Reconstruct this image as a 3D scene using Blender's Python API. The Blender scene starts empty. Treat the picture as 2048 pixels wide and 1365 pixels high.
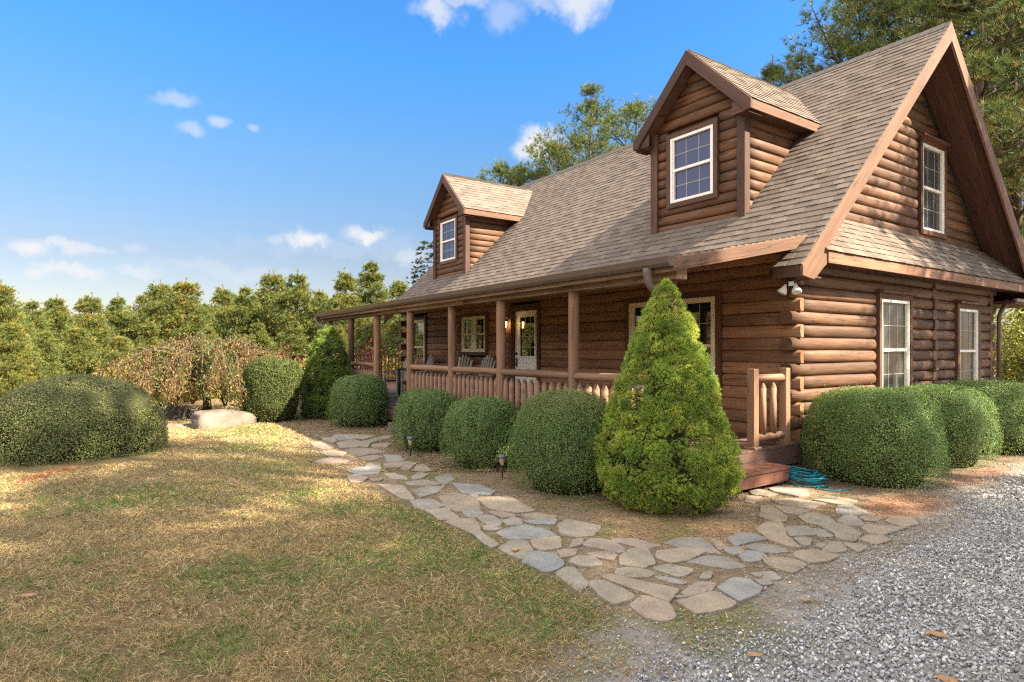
import bpy, math, random
import numpy as np
from mathutils import Vector, Matrix

R = random.Random(7)
rng = np.random.default_rng(11)
sc = bpy.context.scene
COL = sc.collection
PI = math.pi

# ------------------------------------------------------------------ camera frame (metres; porch floor is z = 0)
A = .6002
FW = np.array([-math.cos(A), math.sin(A), 0.]); RT = np.array([math.sin(A), math.cos(A), 0.])
CAM = np.array([4.522, -7.733, 1.22]); FPX = 1215.4; HY = 698.9
def at(px, d, z=0.):
    """place on the terrain: d metres ahead of the viewpoint, px columns across"""
    p = CAM + d * (FW + RT * (px - 1024) / FPX)
    return np.array([p[0], p[1], z])
def ztop(py, d): return 1.22 + (HY - py) * d / FPX

# ------------------------------------------------------------------ small helpers
def link(o, parent=None):
    COL.objects.link(o)
    if parent is not None: o.parent = parent
    return o
def tag(o, label=None, cat=None, group=None, kind=None):
    if label: o['label'] = label
    if cat: o['category'] = cat
    if group: o['group'] = group
    if kind: o['kind'] = kind
    return o
def empty(name, loc=(0, 0, 0), rz=0, label=None, cat=None, group=None):
    o = bpy.data.objects.new(name, None); link(o)
    o.location = loc; o.rotation_euler = (0, 0, rz); o.empty_display_size = .2
    return tag(o, label, cat, group)
def copy_tree(o, parent=None):
    c = o.copy(); COL.objects.link(c); c.parent = parent
    for ch in list(o.children): copy_tree(ch, c)
    return c
def vn(x, y, s, seed=0):
    """smooth value noise 0..1"""
    x = np.asarray(x, float) * s + seed * 17.13; y = np.asarray(y, float) * s + seed * 5.71
    xi = np.floor(x).astype(np.int64); yi = np.floor(y).astype(np.int64); fx = x - xi; fy = y - yi
    fx = fx * fx * (3 - 2 * fx); fy = fy * fy * (3 - 2 * fy)
    def h(a, b):
        n = (a * 374761393 + b * 668265263 + seed * 974711) & 0x7fffffff
        n = ((n ^ (n >> 13)) * 1274126177) & 0x7fffffff
        return ((n ^ (n >> 16)) & 0xffff) / 65535.
    return (h(xi, yi) * (1 - fx) + h(xi + 1, yi) * fx) * (1 - fy) + (h(xi, yi + 1) * (1 - fx) + h(xi + 1, yi + 1) * fx) * fy
def fbm(x, y, s, seed=0): return (vn(x, y, s, seed) * .55 + vn(x, y, s * 2.1, seed + 3) * .29 + vn(x, y, s * 4.3, seed + 5) * .16)
def sstep(a, b, x):
    t = np.clip((np.asarray(x, float) - a) / (b - a), 0, 1); return t * t * (3 - 2 * t)
def unit(v):
    v = np.asarray(v, float); return v / (np.linalg.norm(v, axis=-1, keepdims=True) + 1e-9)

class MB:
    """collects pieces and links them as ONE mesh; every piece carries a grain direction (uv) and a random number"""
    def __init__(s): s.v = []; s.f = []; s.m = []; s.sm = []; s.uv = []; s.r = []
    def add(s, verts, faces, mat=0, grain=(1, 0, 0), smooth=False, rnd=None):
        b = len(s.v); r = R.random() if rnd is None else rnd
        g = Vector(grain).normalized(); a = Vector((0, 0, 1)) if abs(g.z) < .8 else Vector((0, 1, 0))
        h1 = g.cross(a).normalized(); h2 = g.cross(h1)
        for p in verts:
            q = Vector(p); s.v.append(tuple(q)); s.r.append(r)
            s.uv.append((q.dot(g) + r * 31.7, q.dot(h1) * .8 + q.dot(h2) + r * 17.3))
        for i, f in enumerate(faces):
            s.f.append([b + k for k in f]); s.m.append(mat)
            s.sm.append(smooth[i] if isinstance(smooth, (list, tuple)) else smooth)
    def obox(s, o, u, v, w, mat=0, grain=None, rnd=None):
        o, u, v, w = map(Vector, (o, u, v, w))
        P = [o, o + u, o + u + v, o + v, o + w, o + u + w, o + u + v + w, o + v + w]
        if u.cross(v).dot(w) < 0: fs = [(0, 1, 2, 3), (4, 7, 6, 5), (0, 4, 5, 1), (1, 5, 6, 2), (2, 6, 7, 3), (3, 7, 4, 0)]
        else: fs = [(3, 2, 1, 0), (5, 6, 7, 4), (1, 5, 4, 0), (2, 6, 5, 1), (3, 7, 6, 2), (0, 4, 7, 3)]
        if grain is None: grain = max((u, v, w), key=lambda q: q.length)
        s.add(P, fs, mat, grain, rnd=rnd)
    def box(s, x0, y0, z0, x1, y1, z1, mat=0, grain=None, rnd=None):
        s.obox((x0, y0, z0), (x1 - x0, 0, 0), (0, y1 - y0, 0), (0, 0, z1 - z0), mat, grain, rnd)
    def prism(s, poly, ext, mat=0, grain=(0, 0, 1), rnd=None):
        n = len(poly); P = [Vector(p) for p in poly]; e = Vector(ext)
        s.add(P + [p + e for p in P], [tuple(range(n))[::-1], tuple(range(n, 2 * n))] + [(i, (i + 1) % n, n + (i + 1) % n, n + i) for i in range(n)], mat, grain, rnd=rnd)
    def tube(s, pts, rad, n=8, mat=0, grain=None, caps=True, jit=0., rnd=None):
        pts = [Vector(p) for p in pts]; k = len(pts)
        if not isinstance(rad, (list, tuple)): rad = [rad] * k
        V = []; F = []; SM = []
        ax = None
        for i, p in enumerate(pts):
            t = (pts[min(i + 1, k - 1)] - pts[max(i - 1, 0)]).normalized()
            if ax is None:
                ax = t.cross(Vector((0, 0, 1)))
                if ax.length < .2: ax = t.cross(Vector((1, 0, 0)))
            ax = (ax - t * ax.dot(t)).normalized(); b = t.cross(ax)
            for j in range(n):
                q = 2 * PI * j / n; rr = rad[i] * (1 + jit * (R.random() - .5))
                V.append(p + (ax * math.cos(q) + b * math.sin(q)) * rr)
        for i in range(k - 1):
            for j in range(n):
                F.append((i * n + j, i * n + (j + 1) % n, (i + 1) * n + (j + 1) % n, (i + 1) * n + j)); SM.append(True)
        if caps:
            F += [tuple(range(n))[::-1], tuple(range((k - 1) * n, k * n))]; SM += [False, False]
        s.add(V, F, mat, grain or (pts[-1] - pts[0]), SM, rnd)
    def lathe(s, c, prof, n=16, mat=0, rnd=None):
        c = Vector(c); V = []; F = []
        for r, z in prof:
            for j in range(n): V.append(c + Vector((r * math.cos(2 * PI * j / n), r * math.sin(2 * PI * j / n), z)))
        k = len(prof)
        for i in range(k - 1):
            for j in range(n): F.append((i * n + j, i * n + (j + 1) % n, (i + 1) * n + (j + 1) % n, (i + 1) * n + j))
        F += [tuple(range(n))[::-1], tuple(range((k - 1) * n, k * n))]
        s.add(V, F, mat, (0, 0, 1), [True] * (len(F) - 2) + [False, False], rnd)
    def mesh(s, name, mats):
        me = bpy.data.meshes.new(name); me.from_pydata(s.v, [], s.f)
        for m in (mats if isinstance(mats, (list, tuple)) else [mats]): me.materials.append(m)
        me.polygons.foreach_set('material_index', s.m); me.polygons.foreach_set('use_smooth', s.sm)
        uv = me.uv_layers.new(name='UVMap'); li = np.empty(len(me.loops), np.int32); me.loops.foreach_get('vertex_index', li)
        uv.data.foreach_set('uv', np.array(s.uv, np.float32)[li].ravel())
        a = me.attributes.new('rnd', 'FLOAT', 'POINT'); a.data.foreach_set('value', np.array(s.r, np.float32))
        me.update(); return me
    def build(s, name, mats, parent=None, bevel=0., off=None):
        o = bpy.data.objects.new(name, s.mesh(name, mats)); link(o, parent)
        if off is not None: o.matrix_parent_inverse = Matrix.Translation(-Vector(off))
        if bevel:
            b = o.modifiers.new('bevel', 'BEVEL'); b.width = bevel; b.segments = 2; b.limit_method = 'ANGLE'; b.angle_limit = .6
        return o

def raw_mesh(name, V, k, mats, tint=None, smooth=False, mi=None):
    """V (n*k,3): n separate faces of k corners"""
    V = np.ascontiguousarray(V, np.float32); n = len(V) // k
    me = bpy.data.meshes.new(name)
    me.vertices.add(n * k); me.vertices.foreach_set('co', V.ravel())
    me.loops.add(n * k); me.loops.foreach_set('vertex_index', np.arange(n * k, dtype=np.int32))
    me.polygons.add(n); me.polygons.foreach_set('loop_start', np.arange(0, n * k, k, dtype=np.int32))
    if hasattr(me.polygons[0], 'loop_total'):
        try: me.polygons.foreach_set('loop_total', np.full(n, k, np.int32))
        except Exception: pass
    for m in (mats if isinstance(mats, (list, tuple)) else [mats]): me.materials.append(m)
    if mi is not None: me.polygons.foreach_set('material_index', mi.astype(np.int32))
    me.polygons.foreach_set('use_smooth', np.full(n, smooth))
    if tint is not None: set_tint(me, np.repeat(tint, k, axis=0))
    me.update(calc_edges=True); return me
def set_tint(me, t, name='tint'):
    a = me.attributes.new(name, 'FLOAT_COLOR', 'POINT'); c = np.ones((len(t), 4), np.float32); c[:, :3] = t
    a.data.foreach_set('color', c.ravel())

def rand_unit(n):
    v = rng.normal(size=(n, 3)); return unit(v)
def leaves(P, N, L, W, tilt=.8):
    """diamond leaves at P, roughly facing N"""
    n = len(P); nn = unit(N + tilt * rand_unit(n)); a = unit(np.cross(nn, rand_unit(n))); b = np.cross(nn, a)
    L = np.broadcast_to(L, (n,))[:, None]; W = np.broadcast_to(W, (n,))[:, None]
    V = np.stack([P - a * L * .5, P - b * W * .5 + a * L * .05 + nn * W * .12, P + a * L * .5, P + b * W * .5 + a * L * .05 + nn * W * .12], 1)
    return V.reshape(-1, 3)
def needles(C, D, n, L, W, spread=.8, back=.1):
    """n thin triangles fanned out of every tuft centre C along D"""
    k = len(C); C = np.repeat(C, n, 0); D = np.repeat(D, n, 0); L = np.repeat(np.broadcast_to(L, (k,)), n)[:, None]
    d = unit(D + spread * rand_unit(k * n)); L = L * rng.uniform(.75, 1.1, (k * n, 1))
    s = unit(np.cross(d, rand_unit(k * n))) * W * .5
    b = C + d * L * back
    return np.stack([b - s, b + s, C + d * L], 1).reshape(-1, 3)

# ------------------------------------------------------------------ materials
def newmat(name):
    m = bpy.data.materials.new(name); m.use_nodes = True; nt = m.node_tree
    for n in list(nt.nodes): nt.nodes.remove(n)
    out = nt.nodes.new('ShaderNodeOutputMaterial'); return m, nt, out
def nd(nt, t, **kw):
    n = nt.nodes.new('ShaderNode' + t)
    for k, v in kw.items():
        if k in n.inputs: n.inputs[k].default_value = v
        else: setattr(n, k, v)
    return n
def ramp(nt, fac, stops):
    r = nd(nt, 'ValToRGB'); e = r.color_ramp.elements
    while len(e) < len(stops): e.new(.5)
    for i, (p, c) in enumerate(stops): e[i].position = p; e[i].color = (*c, 1)
    nt.links.new(fac, r.inputs['Fac']); return r.outputs['Color']
def mixc(nt, fac, a, b, mode='MIX'):
    m = nd(nt, 'Mix', data_type='RGBA', blend_type=mode)
    for sock, v in ((m.inputs[0], fac), (m.inputs[6], a), (m.inputs[7], b)):
        if hasattr(v, 'links'): nt.links.new(v, sock)
        elif isinstance(v, (int, float)): sock.default_value = v
        else: sock.default_value = (*v, 1)
    return m.outputs[2]
def math_(nt, op, a, b=0., c=0.):
    m = nd(nt, 'Math', operation=op)
    for i, v in enumerate((a, b, c)):
        if hasattr(v, 'links'): nt.links.new(v, m.inputs[i])
        else: m.inputs[i].default_value = v
    return m.outputs[0]
def noise(nt, vec, scale, detail=4, rough=.55):
    n = nd(nt, 'TexNoise'); n.inputs['Scale'].default_value = scale; n.inputs['Detail'].default_value = detail; n.inputs['Roughness'].default_value = rough
    if vec is not None: nt.links.new(vec, n.inputs['Vector'])
    return n.outputs['Fac']
def mapping(nt, vec, scale=(1, 1, 1), loc=(0, 0, 0)):
    m = nd(nt, 'Mapping'); m.inputs['Scale'].default_value = scale; m.inputs['Location'].default_value = loc
    nt.links.new(vec, m.inputs['Vector']); return m.outputs['Vector']
def bump(nt, h, strength=.3, dist=.01):
    b = nd(nt, 'Bump'); b.inputs['Strength'].default_value = strength; b.inputs['Distance'].default_value = dist
    nt.links.new(h, b.inputs['Height']); return b.outputs['Normal']
def principled(nt, out, col, rough=.7, spec=.3, normal=None, metal=0.):
    p = nd(nt, 'BsdfPrincipled')
    for sock, v in (('Base Color', col), ('Roughness', rough)):
        if hasattr(v, 'links'): nt.links.new(v, p.inputs[sock])
        elif isinstance(v, (int, float)): p.inputs[sock].default_value = v
        else: p.inputs[sock].default_value = (*v, 1)
    p.inputs['Specular IOR Level'].default_value = spec; p.inputs['Metallic'].default_value = metal
    if normal is not None: nt.links.new(normal, p.inputs['Normal'])
    nt.links.new(p.outputs[0], out.inputs['Surface']); return p

def wood(name, dark, mid, light, rough=.62, spec=.28, weather=0., wcol=(.03, .027, .025), knots=True, grainscale=1., bs=.35):
    m, nt, out = newmat(name)
    uv = nd(nt, 'UVMap', uv_map='UVMap').outputs[0]; at_ = nd(nt, 'Attribute', attribute_name='rnd').outputs['Fac']
    g1 = noise(nt, mapping(nt, uv, (2.2 * grainscale, 55 * grainscale, 1)), 1., 6, .65)
    g2 = noise(nt, mapping(nt, uv, (.7, 6, 1)), 1.3, 4)
    g = math_(nt, 'ADD', math_(nt, 'MULTIPLY', g1, .5), math_(nt, 'MULTIPLY', g2, .5))
    c = ramp(nt, g, [(.30, dark), (.5, mid), (.72, light)])
    tintv = math_(nt, 'MULTIPLY_ADD', at_, .62, .7)
    hs = nd(nt, 'HueSaturation'); nt.links.new(c, hs.inputs['Color']); nt.links.new(tintv, hs.inputs['Value']); c = hs.outputs['Color']
    if knots:
        v = nd(nt, 'TexVoronoi'); v.inputs['Scale'].default_value = 1.; nt.links.new(mapping(nt, uv, (1.3, 5.5, 1)), v.inputs['Vector'])
        k = nd(nt, 'MapRange'); k.inputs['From Min'].default_value = .03; k.inputs['From Max'].default_value = .12; k.inputs['To Min'].default_value = 1; k.inputs['To Max'].default_value = 0
        nt.links.new(v.outputs['Distance'], k.inputs['Value'])
        c = mixc(nt, math_(nt, 'MULTIPLY', k.outputs[0], .65), c, [q * .35 for q in dark])
    # drying checks: long thin cracks
    ck = noise(nt, mapping(nt, uv, (.35, 16, 1), (3, 8, 0)), 1., 2, .5)
    cr = nd(nt, 'MapRange'); cr.inputs['From Min'].default_value = .497; cr.inputs['From Max'].default_value = .503
    ab = math_(nt, 'ABSOLUTE', math_(nt, 'SUBTRACT', ck, .5))
    cr.inputs['From Min'].default_value = 0; cr.inputs['From Max'].default_value = .012; cr.inputs['To Min'].default_value = 1; cr.inputs['To Max'].default_value = 0
    nt.links.new(ab, cr.inputs['Value'])
    c = mixc(nt, math_(nt, 'MULTIPLY', cr.outputs[0], .75), c, [q * .3 for q in dark])
    if weather:
        w = noise(nt, mapping(nt, uv, (1.6, 5, 1), (9, 2, 0)), 1., 5, .65)
        wr = nd(nt, 'MapRange'); wr.inputs['From Min'].default_value = .62 - .2 * weather; wr.inputs['From Max'].default_value = .78 - .2 * weather
        nt.links.new(w, wr.inputs['Value'])
        c = mixc(nt, math_(nt, 'MULTIPLY', wr.outputs[0], .85), c, wcol)
    h = math_(nt, 'SUBTRACT', g1, math_(nt, 'MULTIPLY', cr.outputs[0], .8))
    principled(nt, out, c, rough, spec, bump(nt, h, bs, .006)); return m

def plain(name, col, rough=.6, spec=.3, var=.12, scale=14., metal=0., bs=.1):
    m, nt, out = newmat(name)
    tc = nd(nt, 'TexCoord').outputs['Object']; n = noise(nt, tc, scale, 5)
    c = mixc(nt, n, [q * (1 - var * 1.6) for q in col], [min(1, q * (1 + var * 1.6)) for q in col])
    principled(nt, out, c, rough, spec, bump(nt, n, bs, .004), metal); return m

def foliage(name, trans=.3, rough=.55, spec=.25, mul=1.):
    m, nt, out = newmat(name)
    t = nd(nt, 'Attribute', attribute_name='tint').outputs['Color']
    ri = nd(nt, 'NewGeometry').outputs['Random Per Island']
    hs = nd(nt, 'HueSaturation'); nt.links.new(t, hs.inputs['Color'])
    nt.links.new(math_(nt, 'MULTIPLY_ADD', ri, .6 * mul, .7 * mul), hs.inputs['Value'])
    c = hs.outputs['Color']
    p = nd(nt, 'BsdfPrincipled'); nt.links.new(c, p.inputs['Base Color']); p.inputs['Roughness'].default_value = rough; p.inputs['Specular IOR Level'].default_value = spec
    tr = nd(nt, 'BsdfTranslucent'); nt.links.new(c, tr.inputs['Color'])
    mx = nd(nt, 'MixShader'); mx.inputs[0].default_value = trans
    nt.links.new(p.outputs[0], mx.inputs[1]); nt.links.new(tr.outputs[0], mx.inputs[2]); nt.links.new(mx.outputs[0], out.inputs['Surface']); return m

def shingle_mat(name):
    m, nt, out = newmat(name)
    at_ = nd(nt, 'Attribute', attribute_name='rnd').outputs['Fac']
    tc = nd(nt, 'TexCoord').outputs['Object']
    n1 = noise(nt, tc, 160, 3, .7); n2 = noise(nt, tc, .8, 4); n3 = noise(nt, tc, 9, 3)
    c = ramp(nt, at_, [(0., (.135, .108, .089)), (.35, (.155, .126, .105)), (.65, (.17, .139, .116)), (1., (.195, .16, .134))])
    v = math_(nt, 'ADD', math_(nt, 'MULTIPLY_ADD', n1, .5, .5), math_(nt, 'MULTIPLY_ADD', n2, .3, .05)); v = math_(nt, 'ADD', v, math_(nt, 'MULTIPLY_ADD', n3, .3, -.15))
    hs = nd(nt, 'HueSaturation'); nt.links.new(c, hs.inputs['Color']); nt.links.new(v, hs.inputs['Value'])
    principled(nt, out, hs.outputs['Color'], .9, .15, bump(nt, n1, .5, .004)); return m

def glass_mat(name, tint=(.012, .014, .016), ior=2.0, rough=.015):
    m, nt, out = newmat(name)
    tc = nd(nt, 'TexCoord').outputs['Object']; n = noise(nt, tc, 1.6, 2)
    p = principled(nt, out, tint, rough, .5, bump(nt, n, .04, .02)); p.inputs['IOR'].default_value = ior; return m

M = {}
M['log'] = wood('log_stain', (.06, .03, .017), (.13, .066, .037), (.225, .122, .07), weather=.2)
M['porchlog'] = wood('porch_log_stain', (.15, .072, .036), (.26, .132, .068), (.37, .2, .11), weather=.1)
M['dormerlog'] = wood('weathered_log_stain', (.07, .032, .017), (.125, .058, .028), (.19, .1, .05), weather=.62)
M['trim'] = wood('brown_trim', (.075, .034, .02), (.115, .054, .032), (.16, .08, .048), knots=False)
M['barge'] = wood('barge_board_stain', (.11, .055, .034), (.19, .102, .063), (.27, .155, .1), knots=True, weather=.05)
M['dbarge'] = wood('dormer_board_stain', (.055, .028, .02), (.09, .046, .032), (.135, .072, .05), knots=False, weather=.1)
M['post'] = wood('peeled_pole', (.14, .076, .045), (.235, .135, .082), (.33, .2, .128), knots=True)
M['deck'] = wood('deck_board', (.075, .042, .034), (.115, .066, .054), (.16, .098, .082), knots=False)
M['step'] = wood('step_board', (.1, .042, .028), (.15, .066, .046), (.2, .1, .07), knots=False)
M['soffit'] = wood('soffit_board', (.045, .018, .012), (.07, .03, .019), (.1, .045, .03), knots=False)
M['ceil'] = wood('porch_ceiling_board', (.2, .095, .042), (.29, .145, .068), (.38, .2, .1), knots=False)
M['fasciaold'] = wood('weathered_fascia', (.1, .055, .032), (.19, .115, .07), (.3, .2, .135), knots=False, weather=.5, wcol=(.05, .035, .026))
M['oldwood'] = wood('silvered_wood', (.24, .225, .2), (.4, .38, .35), (.56, .54, .5), knots=False)
M['rustic'] = wood('rustic_bark_wood', (.05, .036, .027), (.12, .085, .06), (.24, .18, .13), knots=True)
M['darkwood'] = wood('dark_table_wood', (.012, .01, .009), (.022, .017, .014), (.04, .03, .024), knots=False)
M['shingle'] = shingle_mat('shingle')
M['edge_shade'] = plain('shingle_edge_shade', (.045, .037, .032), .95, .05, .2, 60)  # asphalt shingle edges, darkened in colour to deepen the shadow line of each course
M['ridge'] = plain('ridge_shingle', (.13, .115, .105), .9, .15, .2, 60)
M['gutter'] = plain('brown_gutter', (.12, .085, .07), .4, .4, .05, 6)
M['cream'] = plain('cream_vinyl', (.82, .71, .50), .45, .35, .03, 5, bs=.02)
M['white'] = plain('white_paint', (.84, .81, .74), .45, .35, .03, 5, bs=.02)
M['grille'] = plain('grille_bar', (.4, .385, .34), .5, .3, .03, 5, bs=.02)
M['glass'] = glass_mat('window_glass', ior=2.5)
M['dglass'] = glass_mat('screened_glass', (.03, .05, .14), ior=1.36, rough=.12)
M['gglass'] = glass_mat('gable_glass', (.06, .06, .055), ior=1.33, rough=.12)
M['black'] = plain('black_metal', (.015, .014, .013), .45, .4, .1, 20)
M['lampwhite'] = plain('white_lamp', (.75, .74, .7), .35, .4, .03, 8)
M['stucco'] = plain('tan_foundation', (.3, .225, .125), .9, .1, .25, 9, bs=.5)
M['needle'] = foliage('pine_needles', .22)
M['leaf'] = foliage('shrub_leaves', .22, .5, .25)
M['spruce'] = foliage('spruce_needles', .45, .6, .15)
M['cleaf'] = foliage('autumn_leaves', .35)
M['bladeg'] = foliage('lawn_blades', .3, .7, .1)
M['bark'] = wood('pine_bark', (.04, .028, .02), (.085, .06, .045), (.14, .105, .08), rough=.9, spec=.1, knots=False, grainscale=.4, bs=.8)
M['twig'] = plain('twig', (.1, .07, .05), .85, .1, .2, 20)
M['hose'] = plain('teal_hose', (.01, .19, .27), .4, .4, .1, 10)
def rock_mat(name, a, b, c):
    m, nt, out = newmat(name); tc = nd(nt, 'TexCoord').outputs['Object']
    n1 = noise(nt, tc, 3., 6, .6); n2 = noise(nt, tc, 22, 5, .7)
    col = ramp(nt, math_(nt, 'ADD', math_(nt, 'MULTIPLY', n1, .7), math_(nt, 'MULTIPLY', n2, .3)), [(.32, a), (.5, b), (.68, c)])
    principled(nt, out, col, .9, .15, bump(nt, math_(nt, 'ADD', n1, math_(nt, 'MULTIPLY', n2, .4)), .8, .04)); return m
M['rock'] = rock_mat('boulder_stone', (.085, .068, .056), (.165, .135, .11), (.26, .22, .18))
M['darkrock'] = rock_mat('dark_stone', (.04, .034, .03), (.085, .072, .06), (.15, .13, .11))
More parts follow.
